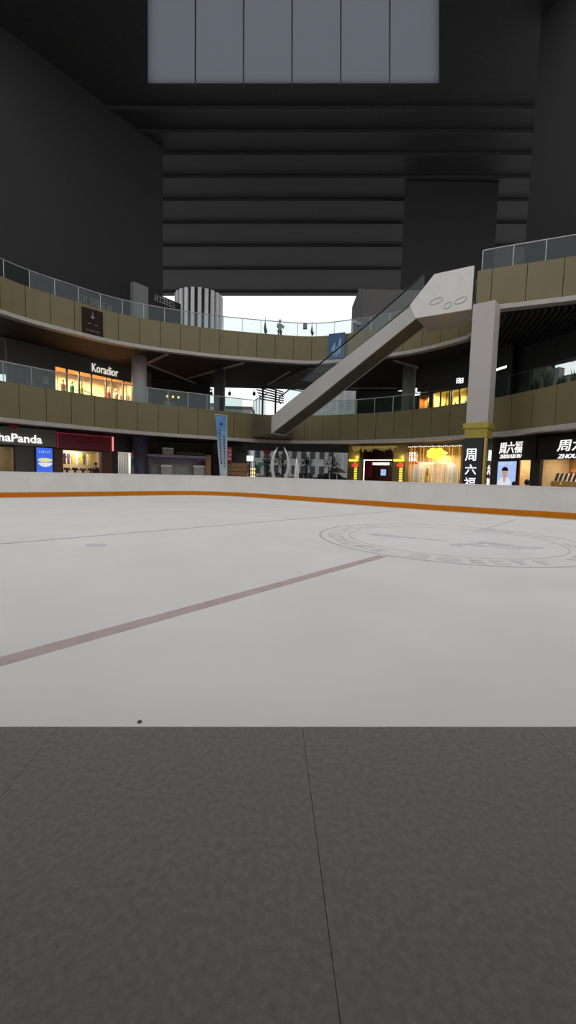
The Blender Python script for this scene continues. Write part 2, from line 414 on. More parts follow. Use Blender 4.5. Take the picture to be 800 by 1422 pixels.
# ------------------------------------------------------------------ balconies
def balcony(nm, label, path, za, zb, m, ph_px, w=1.4, s_to=None):
    c = path.at(path.L * .5)[0]; t = thing(nm, label, 'balcony', (c.x, c.y, za)); L = s_to or path.L
    s0 = path.spx(ph_px, za) % w; cuts = [0] + [s0 + w * i for i in range(int((L - s0) / w) + 1)] + [L]
    for a, b in zip(cuts, cuts[1:]):
        if b - a < .1: continue
        bm = BM(); path.solid(bm, a + .016, b - .016, -.05, .0, za, zb, .7); obj('fascia_panel', bm, m, t)
    bm = BM(); path.solid(bm, 0, L, -.25, -.06, za - .05, zb, .6); obj('fascia_backing', bm, M['seam'], t)
    bm = BM(); path.solid(bm, 0, L, -.35, .16, za - .24, za - .015, .5); obj('edge_lip', bm, M['lip'], t, label='pale projecting lip along the lower edge')
    return t
b2 = balcony('balcony', 'lower olive brown panelled balcony curving round the rink', ring2, Z2a, Z2b, M['panel'], 220)
b3 = balcony('balcony', 'upper olive brown panelled balcony curving below the open sky', ring3, Z3a, Z3b, M['panel_up'], 222)
b3n = balcony('balcony', 'straight upper balcony edge resting on the square pillar at the right', near3, Z3a, Z3b, M['panel_up'], 681, 1.55)
# slabs (the ceilings of the storey below)
def slab(nm, plan, z0, z1, m):
    bm = BM(); prism(bm, [Vector((p[0], p[1], z0)) for p in plan], UP * (z1 - z0)); return struct(nm, bm, m)
def inset(path, o): return [(lambda q: (q[0].x + q[2].x * o, q[0].y + q[2].y * o))(path.at(path.L * k / 70)) for k in range(71)]
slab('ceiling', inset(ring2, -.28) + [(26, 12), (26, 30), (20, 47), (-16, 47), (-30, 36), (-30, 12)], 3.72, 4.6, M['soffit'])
i3 = [p for p in inset(ring3, -.28)][:-4]
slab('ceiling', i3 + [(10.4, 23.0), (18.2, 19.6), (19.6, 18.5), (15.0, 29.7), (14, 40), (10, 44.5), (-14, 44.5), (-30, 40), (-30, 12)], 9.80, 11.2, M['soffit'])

def railing(nm, label, path, z0, hgt, mg, mr, s0, s1, w=1.4, off=-.12):
    c = path.at((s0 + s1) / 2)[0]; t = thing(nm, label, 'railing', (c.x, c.y, z0))
    n = int((s1 - s0) / w)
    for i in range(n):
        a = s0 + i * w
        bm = BM(); path.solid(bm, a + .02, a + w - .02, off - .006, off + .006, z0 + .0, z0 + hgt - .03, .5); obj('glass_pane', bm, mg, t)
        p, tg, nn = path.at(a); q = p + nn * off
        bm = BM(); tube(bm, [q + UP * z0, q + UP * (z0 + hgt)], .022, 6); obj('post', bm, mr, t)
    bm = BM(); tube(bm, [path.at(s0 + (s1 - s0) * k / 60)[0] + path.at(s0 + (s1 - s0) * k / 60)[2] * off + UP * (z0 + hgt) for k in range(61)], .03, 6); obj('handrail', bm, mr, t)
    return t
sR = ring2.spx(592, Z2b)
railing('glass_railing', 'clear glass railing with thin steel rail on the lower balcony', ring2, Z2b, 1.05, M['glass_teal'], M['rail'], 1.0, ring2.spx(352, Z2b))
railing('glass_railing', 'greenish glass railing on the lower balcony right of the escalator', ring2, Z2b, 1.05, M['glass_teal'], M['rail'], ring2.spx(420, Z2b), sR)
railing('glass_railing', 'black framed glass railing on the lower balcony by the square pillar', ring2, Z2b, 1.05, M['glass'], M['railblack'], sR, ring2.L - .5)
railing('glass_railing', 'glass railing on the upper balcony against the open sky', ring3, Z3b, 1.0, M['glass'], M['rail'], 1.0, ring3.spx(600, Z3b))
railing('glass_railing', 'glass railing above the straight upper balcony edge at right', near3, Z3b, 1.0, M['glass'], M['rail'], .2, near3.L)

# light strips and ribs on the undersides
def soffit_bar(a, b, z, w=.22, m='strip', lab=None):
    p, q = G(a[0], a[1], z), G(b[0], b[1], z); t = (q - p).normalized(); n = Vector((t.y, -t.x, 0)) * w / 2
    bm = BM(); prism(bm, [p - n, q - n, q + n, p + n], UP * .10); return tag(obj('ceiling_strip', bm, M[m]), lab, 'ceiling strip', 'pale strips under the upper balcony')
for a, b, lab in [((205, 505), (232, 493), 'short pale strip under the upper balcony beside the round column'),
             ((205, 507), (294, 542), 'long pale strip sloping from the round column to the dark pillar'),
             ((262, 526), (338, 505), 'pale strip under the upper balcony rising towards the rim'),
             ((372, 535), (402, 517), 'short pale strip just left of the escalator top shadow'),
             ((548, 502), (604, 519), 'pale strip under the balcony right of the escalator slope'),
             ((486, 540), (552, 540), 'level pale strip right below the escalator underside')]:
    soffit_bar(a, b, 9.70, .20, 'strip', lab)
# slatted ceilings
bm = BM()
A, B = Vector((10.9, 22.9, 0)), Vector((17.6, 20.0, 0)); dr = Vector((.28, .96, 0)); t = (B - A).normalized()
for i in range(26):
    p = A + t * (i * .29); q = p + dr * 11; n = t * .05
    prism(bm, [Vector((v.x, v.y, 9.60)) for v in (p - n, q - n, q + n, p + n)], UP * .19)
tag(obj('slatted_ceiling', bm, M['slat']), 'black slatted ceiling under the straight upper balcony at right', 'ceiling slats')
bm = BM()
A, B, C_, D_ = [G(x, y, 9.7) for x, y in ((372, 536), (428, 512), (462, 512), (425, 545))]
for i in range(15):
    a = A.lerp(B, i / 14); b = D_.lerp(C_, i / 14); t = (b - a).normalized(); n = Vector((t.y, -t.x, 0)) * .045
    prism(bm, [a - n, b - n, b + n, a + n], UP * .09)
tag(obj('slatted_ceiling', bm, M['mgrey']), 'grey slatted ceiling patch seen behind the lower half of the escalator', 'ceiling slats')
# ceiling downlights hanging at the far rim
for px, lab in ((270, 'small dark spotlight on the ceiling rim, left of the dark pillar'), (293.5, 'small dark spotlight on the ceiling rim, close beside the dark pillar'), (319, 'small dark spotlight on the ceiling rim, right of the dark pillar'), (353, 'small dark spotlight on the ceiling rim, beside the outdoor stair')):
    p = G(px, 541, 9.8); t = thing('spotlight', lab, 'spotlight', p, 'dark spotlights on the ceiling rim')
    bm = BM(); tube(bm, [p, p - UP * .25], .03, 6); obj('stem', bm, M['black'], t)
    bm = BM(); lathe(bm, p - UP * .6, [(.10, 0), (.15, .06), (.15, .3), (.06, .38)], 12); obj('housing', bm, M['black'], t)

# ------------------------------------------------------------------ invented dark high roof over the far half of the court
R_ = [G(-420, 411, 30), G(1220, 411, 30), G(1220, -60, 30), G(610, -60, 30), G(610, 118, 30), G(205, 118, 30), G(205, -60, 30), G(-420, -60, 30)]
bm = BM(); prism(bm, R_, UP * .5); struct('ceiling', bm, M['roof'])
bm = BM()
for k in range(9):
    y = 410 - 5 - (k * 32); a, b = G(-420, y, 30), G(1220, y, 30)
    t = (b - a).normalized(); n = Vector((t.y, -t.x, 0)) * .15
    prism(bm, [a - n - UP * .25, b - n - UP * .25, b + n - UP * .25, a + n - UP * .25], UP * .25)
struct('added_roof_ribs', bm, M['roof'])
q = [G(205, 118, 30.1), G(610, 118, 30.1), G(610, -60, 30.1), G(205, -60, 30.1)]
bm = BM(); prism(bm, q, UP * .06); wn = struct('added_skylight', bm, M['added_sky_panel'])  # invented translucent panel, added for a paler patch in the dark roof
bm = BM()
for k in range(1, 6):
    a, b = q[0].lerp(q[1], k / 6), q[3].lerp(q[2], k / 6); tube(bm, [a - UP * .08, b - UP * .08], .05, 6)
obj('glazing_bars', bm, M['dgrey'], wn)

# ------------------------------------------------------------------ wall with openings
def wall(nm, w, u0, u1, z0, z1, holes, m, th=.25, d=0):
    us = sorted({u0, u1} | {min(max(h, u0), u1) for q in holes for h in q[:2]}); zs = sorted({z0, z1} | {min(max(h, z0), z1) for q in holes for h in q[2:4]})
    bm = BM()
    for a, b in zip(us, us[1:]):
        for c, e in zip(zs, zs[1:]):
            um, zm = (a + b) / 2, (c + e) / 2
            if any(q[0] < um < q[1] and q[2] < zm < q[3] for q in holes): continue
            w.box(bm, a, b, c, e, d - th, d)
    bmesh.ops.remove_doubles(bm, verts=bm.verts[:], dist=1e-5)
    return struct(nm, bm, m)
def recess(nm, w, u0, u1, z0, z1, depth, m, floor=True, d=-.25):
    """the room seen through an opening: back, sides, ceiling and floor"""
    bm = BM(); e = .5; a, b = u0 - e, u1 + e; t = .08
    w.box(bm, a, b, z0, z1 + .3, d - depth - t, d - depth); w.box(bm, a - t, a, z0, z1 + .3, d - depth, d); w.box(bm, b, b + t, z0, z1 + .3, d - depth, d)
    w.box(bm, a - t, b + t, z1 + .3, z1 + .38, d - depth - t, d)
    return struct(nm, bm, m)
def shoplight(w, u, z, d, e, col=(1, .8, .5), size=1.0):
    l = bpy.data.lights.new('shop_light', 'AREA'); l.energy = e; l.color = col; l.size = size
    o = bpy.data.objects.new('shop_light', l); COL.objects.link(o); o.location = w.W(u, z, d)

# ---- lower storey, left: the shops behind the boards
WA = Wall((-20.0, 22.0), (-10.1, 33.1))
def hA(*r): return WA.rect(*r)
h1 = hA(-60, 619, 21, 700); h2 = hA(88, 626, 140, 700); h3 = hA(164, 628, 184, 700)
h1 = (max(.3, h1[0]), h1[1], 0, h1[3]); h2 = (h2[0], h2[1], 0, h2[3]); h3 = (h3[0], h3[1], 0, h3[3])
wall('wall_left', WA, -9, WA.L, 0, 3.72, [h1, h2, h3], M['dark'])
recess('wall_left', WA, h1[0], h1[1], 0, h1[3], 2.2, M['cream']); shoplight(WA, h1[1] - 1, 2.7, -1.6, 9, (1, .88, .66))
recess('wall_left', WA, h2[0], h2[1], 0, h2[3], 1.6, M['cream']); shoplight(WA, (h2[0] + h2[1]) / 2, 2.6, -.9, 60, (1, .85, .62))
recess('wall_left', WA, h3[0], h3[1], 0, h3[3], 1.6, M['white']); shoplight(WA, (h3[0] + h3[1]) / 2, 2.6, -.9, 45, (1, .95, .85), .6)
# tea shop sign
c = WA.W(2, 2.7, .1); t = thing('shop_sign', 'dark grey sign board with large white lettering at far left', 'shop sign', c)
bm = BM(); WA.pbox(bm, -60, 594, 78, 617, 0, .3); obj('sign_board', bm, M['signgrey'], t)
u0, u1, z0, z1 = WA.rect(-60, 593, 78, 595.5, .3); bm = BM(); WA.box(bm, u0, u1, z0, z1 + .04, .0, .36); obj('trim', bm, M['mgrey'], t)
pletters(WA, 'ChaPanda', -17, 602, 58, 613.8, .31, .05, M['letter'], t, bold=.014)
bm = BM(); WA.pbox(bm, 22, 619, 48, 700, 0, .06); tag(obj('wall_cladding', bm, M['dgrey']), 'plain dark grey cladding left of the blue screen', 'wall panel')
for q, o in ((.35, ''),):
    pass
u, z = WA.hit(19, 591, .9); p = WA.W(u, z - .25, .9)
t = thing('lantern', 'small dark red hanging lantern above the white lettered sign', 'lantern', p)
bm = BM(); lathe(bm, p, [(.08, 0), (.2, .08), (.23, .25), (.2, .42), (.08, .5)], 14); obj('lantern_body', bm, M['red'], t, True)
bm = BM(); tube(bm, [p + UP * .5, p + UP * (3.72 - p.z)], .012, 5); obj('cord', bm, M['black'], t)
bm = BM(); lathe(bm, p - UP * .22, [(.01, 0), (.03, .03), (.02, .22)], 8); obj('tassel', bm, M['red'], t)
# blue menu screen
u0, u1, z0, z1 = WA.rect(50.5, 621, 74.5, 690, .2); z0 = .25
t = thing('display_screen', 'bright blue upright screen with a yellow bowl picture left of the red sign', 'screen', WA.W((u0 + u1) / 2, 0, .15))
bm = BM(); WA.box(bm, u0, u1, .02, z1, 0, .16); obj('housing', bm, M['dgrey'], t)
bm = BM(); WA.box(bm, u0 + .04, u1 - .04, z0, z1 - .05, .16, .175); scr = obj('display', bm, M['bluescreen'], t)
cu, cz = WA.hit(63, 642.5, .18)
bm = BM(); prism(bm, [WA.W(cu + .42 * math.cos(a), cz + .16 + .13 * math.sin(a), .175) for a in [2 * math.pi * k / 20 for k in range(20)]], WA.n * .006); obj('picture', bm, M['scr_yellow'], scr)
bm = BM(); prism(bm, [WA.W(cu + .40 * math.cos(a), cz + .26 * math.sin(a), .176) for a in [math.pi + math.pi * k / 14 for k in range(15)]], WA.n * .009); obj('picture', bm, M['scr_white'], scr)
blurs(WA, u0 + .15, u1 - .15, z1 - .36, z1 - .2, .176, 6, M['screenpale'], scr, 'caption_marks')
# red sign
t = thing('shop_sign', 'dark red sign board with a glowing pink edge over the clothes shop', 'shop sign', WA.W(5, 2.6, .1))
a0, a1 = WA.hit(80, 612, .35)[0], WA.hit(156, 612, .35)[0]
zt0, zb0 = WA.hit(80, 600, .35)[1], WA.hit(80, 622, .35)[1]; zt1, zb1 = WA.hit(155, 608, .35)[1], WA.hit(155, 626, .35)[1]
zt, zb = (zt0 + zt1) / 2, (zb0 + zb1) / 2
bm = BM(); WA.box(bm, a0, a1, zb, zt, 0, .35); obj('sign_board', bm, M['redsign'], t)
bm = BM(); WA.box(bm, a0, a1, zt - .02, zt + .03, .30, .39); WA.box(bm, a0 - .03, a0 + .02, zb, zt + .03, .3, .39); obj('edge_light', bm, M['redfaint'], t)
bm = BM(); WA.box(bm, a1 - .03, a1 + .07, zb, zt + .03, .2, .40); obj('edge_light', bm, M['rededge'], t, label='bright pinkish end strip')
um = (a0 + a1) / 2
bm = BM(); tube(bm, [WA.W(um - .5 + .12 * k, zb + .38 + .10 * math.sin(k * 1.3) + .02 * k, .36) for k in range(14)], .02, 5); obj('dark_emblem', bm, M['black'], t)
# door post and wall pieces
bm = BM(); WA.pbox(bm, 75.5, 622, 87, 700, 0, .10); tag(obj('wall_cladding', bm, M['woodred']), 'reddish brown upright panel between blue screen and clothes shop', 'wall panel')
bm = BM(); WA.pbox(bm, 141, 626, 156, 700, 0, .10); tag(obj('wall_cladding', bm, M['woodred']), 'reddish brown upright panel right of the clothes shop opening', 'wall panel')
# clothes
cols = [M['purple'], M['dark'], M['purple'], M['yellow'], M['white'], M['yellow'], M['dgrey'], M['cream'], M['yellow']]
names = ['purple', 'black', 'violet', 'yellow', 'white', 'golden', 'grey', 'cream', 'pale gold']
bm = BM(); tube(bm, [WA.W(h2[0] - .2, 2.36, -1.2), WA.W(h2[1] + .3, 2.36, -1.2)], .02, 6); tag(obj('clothes_rail', bm, M['steel']), 'steel clothes rail at the back of the lit clothes shop', 'clothes rail')
ords = ['leftmost', 'second', 'third', 'fourth', 'middle', 'sixth', 'seventh', 'eighth', 'rightmost']
for i in range(9):
    uu = h2[0] + .28 + (h2[1] - h2[0] - .35) * i / 8.0
    pr = [(-.05, 0), (.05, 0), (.16, -.06), (.22, -.30), (.15, -.32), (.12, -.16), (.13, -.74), (-.13, -.74), (-.12, -.16), (-.15, -.32), (-.22, -.30), (-.16, -.06)]
    bm = BM(); prism(bm, [WA.W(uu + a * .52, 2.30 + b, -1.24 + .02 * (i % 2)) for a, b in pr], WA.n * .09)
    o = obj('hanging_garment', bm, cols[i]); tag(o, '%s garment hanging in the clothes shop, %s of nine from the left' % (names[i], ords[i]), 'clothes', 'garments on the shop rail')
# folded stock in front
for i in range(5):
    uu = h2[0] + .3 + i * .52
    t0 = WA.W(uu, 0, -.75); t = thing('stock_table', 'low dark display stand inside the clothes shop, %s from the left' % ['first', 'second', 'third', 'fourth', 'fifth'][i], 'display stand', t0, 'display stands in the clothes shop')
    bm = BM(); WA.box(bm, uu, uu + .42, 1.15, 1.2, -.95, -.5); obj('table_top', bm, M['dark'], t)
    bm = BM(); WA.box(bm, uu + .16, uu + .26, 0, 1.15, -.75, -.65); obj('stand_leg', bm, M['dark'], t)
    bm = BM()
    for k in range(3): ball(bm, WA.W(uu + .08 + .13 * k, 1.26, -.72), .07, 1, 1, 1.1)
    obj('folded_goods', bm, M['blackcloth'] if i % 2 else M['dgrey'], t)
# striped curtain in opening 3
bm = BM(); n = 14
for k in range(n):
    a = h3[0] + (h3[1] - h3[0]) * k / n; WA.box(bm, a, a + .03, .2, h3[3] - .05, -.55, -.5)
tag(obj('bead_curtain', bm, M['dgrey']), 'dark bead strings in the narrow bright doorway left of the round poster', 'curtain', kind='stuff')
# poster column under the round column
cc = WA.W(WA.hit(194.5, 640, .5)[0], 0, .5)
t = thing('advertising_column', 'dark violet round poster column left of the pale kiosk', 'column', cc)
bm = BM(); lathe(bm, cc, [(.62, 0), (.62, .08), (.56, .1), (.56, 3.55), (.62, 3.6), (.62, 3.72)], 28); obj('drum', bm, M['poster'], t, True)
wf = Wall((cc.x - .5, cc.y - .42), (cc.x + .2, cc.y + .38))
bm = BM()
for zz, rr in ((1.85, .34), (1.85, .2), (2.95, .28)):
    tube(bm, [cc + Vector((math.sin(.58 * 0 - .32 + a2) * .57, -math.cos(-.32 + a2) * .57, zz + rr * math.sin(th))) for th, a2 in [(2 * math.pi * k / 24, rr / .57 * math.cos(2 * math.pi * k / 24)) for k in range(24)]], .018, 5, True)
obj('ring_print', bm, M['blue'], t)
bm = BM()
for k in range(4):
    a2 = -.32 + (-.36 + .24 * k); p = cc + Vector((math.sin(a2) * .575, -math.cos(a2) * .575, 2.42)); ball(bm, p, .07, 1, .5, 1.7)
obj('print_marks', bm, M['redsign'], t)

# ---- lower storey, middle: pale kiosk, flag, dark pillar
WK = Wall((-11.6, 31.0), (-5.2, 34.0))
t = thing('kiosk', 'pale grey kiosk with flat canopy and orange post behind the boards', 'kiosk', WK.W(3, 0, 0))
u0, u1, z0, z1 = WK.rect(208, 633, 288, 662); 
bm = BM(); WK.box(bm, u0 + .1, u1 - .2, 0, z1 - .25, -1.0, -.9); obj('back_panel', bm, M['lgrey'], t)
bm = BM(); WK.pbox(bm, 204, 632, 287, 635.5, -1.2, .1); obj('canopy', bm, M['mgrey'], t)
bm = BM(); WK.pbox(bm, 205, 635, 210, 700, -1.0, 0); obj('side_post', bm, M['dgrey'], t)
ua, ub = WK.hit(286, 650, .1)[0], WK.hit(293, 650, .1)[0]; zz = WK.hit(289, 632, .1)[1]
bm = BM(); WK.box(bm, ua, ub, 0, zz, -1.0, .1); obj('end_post', bm, M['wood'], t, label='orange brown end post')
bm = BM()
WK.box(bm, u0 + .2, u0 + 4.1, z1 - .22, z1 - .18, .02, .06)
for i in range(14): WK.box(bm, u0 + .2 + i * .28, u0 + .36 + i * .28, z1 - .32, z1 - .219, .02, .061)
bmesh.ops.remove_doubles(bm, verts=bm.verts[:], dist=.0025)
obj('hanging_trim', bm, M['purple'], t)
ua, ub, za, zb = WK.rect(210, 652, 286, 662, -.2); bm = BM(); WK.box(bm, ua, ub, 0, 1.0, -.75, -.2); obj('counter', bm, M['mgrey'], t)
for x0, x1, y0, lab in ((224, 239, 646, 'pale box on the kiosk counter, left one'), (269, 287, 647, 'wider pale box on the kiosk counter beside the orange post')):
    ua, ub, za, zb = WK.rect(x0, y0, x1, 662, -.25); tt = thing('carton', lab, 'box', WK.W((ua + ub) / 2, 1.0, -.45), 'boxes on the kiosk counter')
    bm = BM(); WK.box(bm, ua, ub, 1.0, zb, -.65, -.25); obj('carton_body', bm, M['lgrey'], tt)
    bm = BM(); WK.box(bm, ua - .02, ub + .02, zb - .1, zb + .02, -.67, -.23); obj('carton_lid', bm, M['white'], tt)
ua, ub, za, zb = WK.rect(227, 622, 241, 632, -.3); zc = WK.rect(204, 632, 287, 635.5, .1)[3]
tt = thing('carton', 'white box lying on top of the kiosk canopy', 'box', WK.W((ua + ub) / 2, zc, -.5)); bm = BM(); WK.box(bm, ua, ub, zc, zb, -.8, -.3); obj('carton_body', bm, M['lgrey'], tt)
bm = BM(); WK.box(bm, ua - .02, ub + .02, zb - .08, zb + .015, -.82, -.28); obj('carton_lid', bm, M['white'], tt)
ua, ub, za, zb = WK.rect(243, 622.5, 285, 630, -.5); tt = thing('folded_awning', 'grey folded awning along the top of the kiosk', 'awning', WK.W((ua + ub) / 2, zc, -.6))
bm = BM(); tube(bm, [WK.W(ua + (ub - ua) * k / 12, zc + .17 + .02 * math.sin(k * 2.1), -.7) for k in range(13)], .16, 10); obj('cloth_roll', bm, M['dgrey'], tt, True)
bm = BM()
for k in (.2, .8): tube(bm, [WK.W(ua + (ub - ua) * k, zc + .17 + .17 * math.sin(a), -.7 + .17 * math.cos(a)) for a in [2 * math.pi * j / 12 for j in range(12)]], .02, 5, True)
obj('strap', bm, M['mgrey'], tt)
# dark pillar running up through both storeys
pp = Vector((-5.95, 36.6, 0)); t = thing('pillar', 'dark square pillar behind the blue feather flag', 'pillar', pp)
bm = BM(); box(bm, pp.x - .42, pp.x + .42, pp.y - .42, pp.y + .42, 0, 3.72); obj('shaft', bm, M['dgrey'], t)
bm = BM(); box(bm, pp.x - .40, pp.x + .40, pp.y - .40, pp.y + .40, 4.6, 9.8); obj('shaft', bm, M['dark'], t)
bm = BM(); box(bm, pp.x - .47, pp.x + .47, pp.y - .47, pp.y + .47, 0, .2); obj('base', bm, M['black'], t)
WB = Wall((-12, 36.0), (-4.2, 38.6))
bm = BM(); WB.box(bm, 0, WB.L, 0, 3.72, -.2, 0); struct('wall_back', bm, M['dgrey'])
# feather flag
ff = Wall((-4.9, 25.0), (-3.0, 25.6)); p = [ff.hit(x, y) for x, y in ((299, 577), (314.5, 577.5), (315, 655), (314.6, 690), (307, 690), (305, 655))]
t = thing('feather_flag', 'tall narrow blue and white feather flag standing behind the boards', 'flag', ff.W(p[3][0], 0, -.05))
zt = p[0][1]; fl = []
zb = .55
def fe(z, side):
    f = (zt - z) / (zt - 1.3)
    l = p[0][0] + (p[5][0] - p[0][0]) * f; r = p[1][0] + (p[2][0] - p[1][0]) * f
    return (l, r)[side]
bm = BM(); n = 14
for k in range(n):
    za, zc = zt + (zb - zt) * k / n, zt + (zb - zt) * (k + 1) / n
    w0, w1 = .04 * math.sin(k * .8), .04 * math.sin((k + 1) * .8)
    hexa(bm, [ff.W(fe(zc, 0), zc, w1), ff.W(fe(zc, 1), zc, -w1), ff.W(fe(zc, 1), zc, -w1 + .01), ff.W(fe(zc, 0), zc, w1 + .01),
              ff.W(fe(za, 0), za, w0), ff.W(fe(za, 1), za, -w0), ff.W(fe(za, 1), za, -w0 + .01), ff.W(fe(za, 0), za, w0 + .01)])
flag = obj('flag_cloth', bm, gradmat('flagprint', (.52, .60, .62), (.10, .24, .46), 1.4, 3.9), t)
bm = BM()
for cx, z_a, z_b in ((.30, 3.7, 1.7), (.72, 3.35, 1.5)):
    z = z_a
    while z > z_b:
        l, r = fe(z, 0), fe(z, 1); u = l + (r - l) * cx
        for k in range(2): ff.box(bm, u - .05, u + .05, z - .05 * k, z - .05 * k + .022, .06, .068)
        ff.box(bm, u - .012, u + .012, z - .08, z + .03, .06, .069); z -= .17
u = (fe(4.2, 0) + fe(4.2, 1)) / 2
ff.box(bm, u - .06, u + .06, 4.0, 4.1, .06, .068)
obj('print_marks', bm, M['navy'], flag)
bm = BM(); tube(bm, [ff.W(fe(zb, 1) + .02, 0, -.06), ff.W(fe(2.5, 1) + .02, 2.5, -.06), ff.W(fe(zt, 1) + .02, zt + .06, -.06), ff.W(fe(zt, 0) - .02, zt + .07, -.06)], .018, 6); obj('pole', bm, M['steel'], t)
bm = BM(); q = ff.W(fe(zb, 1) + .02, 0, -.06); lathe(bm, q, [(.28, 0), (.28, .05), (.05, .08), (.04, .3)], 16); obj('base', bm, M['dgrey'], t)
# red notice, timber counter, small lit sign
w = Wall((-4.4, 33.5), (-2.2, 34.2))
t = thing('notice_board', 'small red notice board just right of the feather flag', 'sign', w.W(w.hit(319, 660)[0], 0, 0))
ua, ub, za, zb = w.rect(315.5, 621, 322.5, 641, .3); bm = BM(); w.box(bm, ua, ub, za, zb, .25, .3); obj('board', bm, M['red'], t)
blurs(w, ua + .06, ub - .06, za + .1, zb - .1, .3, 3, M['cream'], t)
bm = BM(); tube(bm, [w.W(ua + .04, 0, .22), w.W(ua + .04, zb, .22)], .025, 6); tube(bm, [w.W(ub - .04, 0, .22), w.W(ub - .04, zb, .22)], .025, 6); obj('stand', bm, M['dgrey'], t)
t = thing('timber_counter', 'brown timber bar counter with dark top right of the feather flag', 'counter', w.W(w.hit(332, 660)[0], 0, -.4))
ua, ub, za, zb = w.rect(317, 642, 343.5, 662); bm = BM()
for k in range(6): w.box(bm, ua, ub, k * zb / 6, (k + .9) * zb / 6, -.5, 0)
obj('front_boards', bm, M['wood'], t)
bm = BM(); w.box(bm, ua - .05, ub + .08, zb, zb + .07, -.7, .08); obj('counter_top', bm, M['dark'], t)
ua, ub, za, zb = w.rect(325, 624, 344, 640, -.5); bm = BM(); w.box(bm, ua, ub, zb * 0, zb, -1.2, -.8); obj('back_cupboard', bm, M['black'], t)
ua, ub, za, zb = w.rect(343.5, 633, 352, 640, .3)
t = thing('light_box', 'small white glowing sign box above golden lights by the timber counter', 'light box', w.W((ua + ub) / 2, 0, .2))
bm = BM(); w.box(bm, ua, ub, za, zb, .1, .3); obj('face', bm, M['lamp_white'], t); bm = BM(); w.box(bm, (ua + ub) / 2 - .03, (ua + ub) / 2 + .03, 0, za, .15, .25); obj('stand', bm, M['dgrey'], t)
ua, ub, za, zb = w.rect(346.5, 641, 354.5, 660, .2)
t = thing('bottle_shelf', 'narrow shelf of golden lights below the small white sign box', 'shelf', w.W((ua + ub) / 2 + .1, 0, 0))
bm = BM(); w.frame(bm, ua, ub + .1, .05, zb, -.1, .05, .04)
for k in range(1, 4): w.box(bm, ua, ub + .1, .9 + .28 * k, .93 + .28 * k, -.1, .05)
obj('rack', bm, M['dark'], t)
bm = BM()
for k in range(3):
    for j in range(3): lathe(bm, w.W(ua + .12 + .17 * j, 1.22 + .28 * k - .28, -.03), [(.045, 0), (.045, .13), (.015, .18), (.015, .22)], 8)
obj('bottles_lit', bm, M['lamp_warm'], t)

# silver hoop sculpture and cone
w = Wall((-1.9, 30.5), (1.5, 30.5))
t = thing('hoop_sculpture', 'tall polished steel hoops curving towards each other beyond the boards', 'sculpture', w.W(w.hit(388, 660)[0], 0, 0))
def arc(px): return [w.W(*w.hit(x, y)) for x, y in px]
bm = BM(); P = catmull3 = [w.W(w.hit(x, y)[0], w.hit(x, y)[1]) for x, y in ((385.5, 621), (381, 630), (378.2, 640), (377.6, 650), (379.5, 660))]; P += [w.W(w.hit(383, 660)[0], .3), w.W(w.hit(386, 660)[0], 0)]
tube(bm, P, [.05, .085, .115, .125, .125, .10, .09], 10); obj('hoop', bm, M['chrome'], t, True)
bm = BM(); P = [w.W(w.hit(x, y)[0], w.hit(x, y)[1]) for x, y in ((394.5, 621), (398.5, 630), (400.8, 640), (400.8, 650), (398, 660))]; P += [w.W(w.hit(393, 660)[0], .3), w.W(w.hit(389, 660)[0], 0)]
tube(bm, P, [.05, .085, .115, .125, .125, .10, .09], 10); obj('hoop', bm, M['chrome'], t, True)
bm = BM(); c = w.W(w.hit(387.5, 660)[0], 0); lathe(bm, c, [(.6, 0), (.6, .12), (.3, .16)], 20); obj('base', bm, M['mgrey'], t)
c = w.W(w.hit(411.5, 660)[0], 0); zt = w.hit(412, 632)[1]; t = thing('cone_sculpture', 'slim polished steel cone standing right of the steel hoops', 'sculpture', c)
bm = BM(); lathe(bm, c + UP * .1, [(.20, 0), (.21, .5), (.17, 1.2), (.10, 2.0), (.02, zt - .1)], 20); obj('cone', bm, M['chrome'], t, True)
bm = BM(); lathe(bm, c, [(.32, 0), (.32, .08), (.2, .11)], 20); obj('base', bm, M['mgrey'], t)
# red fabric flowers under the balcony, green sign
p = AY(371, 627, 33.5); t = thing('lantern', 'dark red hanging lantern above the steel hoops', 'lantern', p)
bm = BM(); lathe(bm, p - UP * .3, [(.08, .12), (.26, .17), (.32, .27), (.24, .38), (.08, .44)], 14); obj('lantern_body', bm, M['red'], t, True)
bm = BM(); tube(bm, [p + UP * .25, Vector((p.x, p.y, 3.72))], .012, 5); obj('cord', bm, M['black'], t)
bm = BM(); lathe(bm, p - UP * .5, [(.01, 0), (.03, .03), (.02, .2)], 8); obj('tassel', bm, M['red'], t)
p = AY(361, 645, 33); t = thing('cafe_sign', 'small green standing sign left of the steel hoops', 'sign', (p.x, p.y, 0))
bm = BM(); box(bm, p.x - .17, p.x + .17, p.y - .04, p.y + .04, 1.72, 2.1); obj('board', bm, M['green'], t)
bm = BM(); tube(bm, [(p.x, p.y + .05, 0), (p.x, p.y + .05, 2.0)], .03, 6); obj('post', bm, M['dgrey'], t)

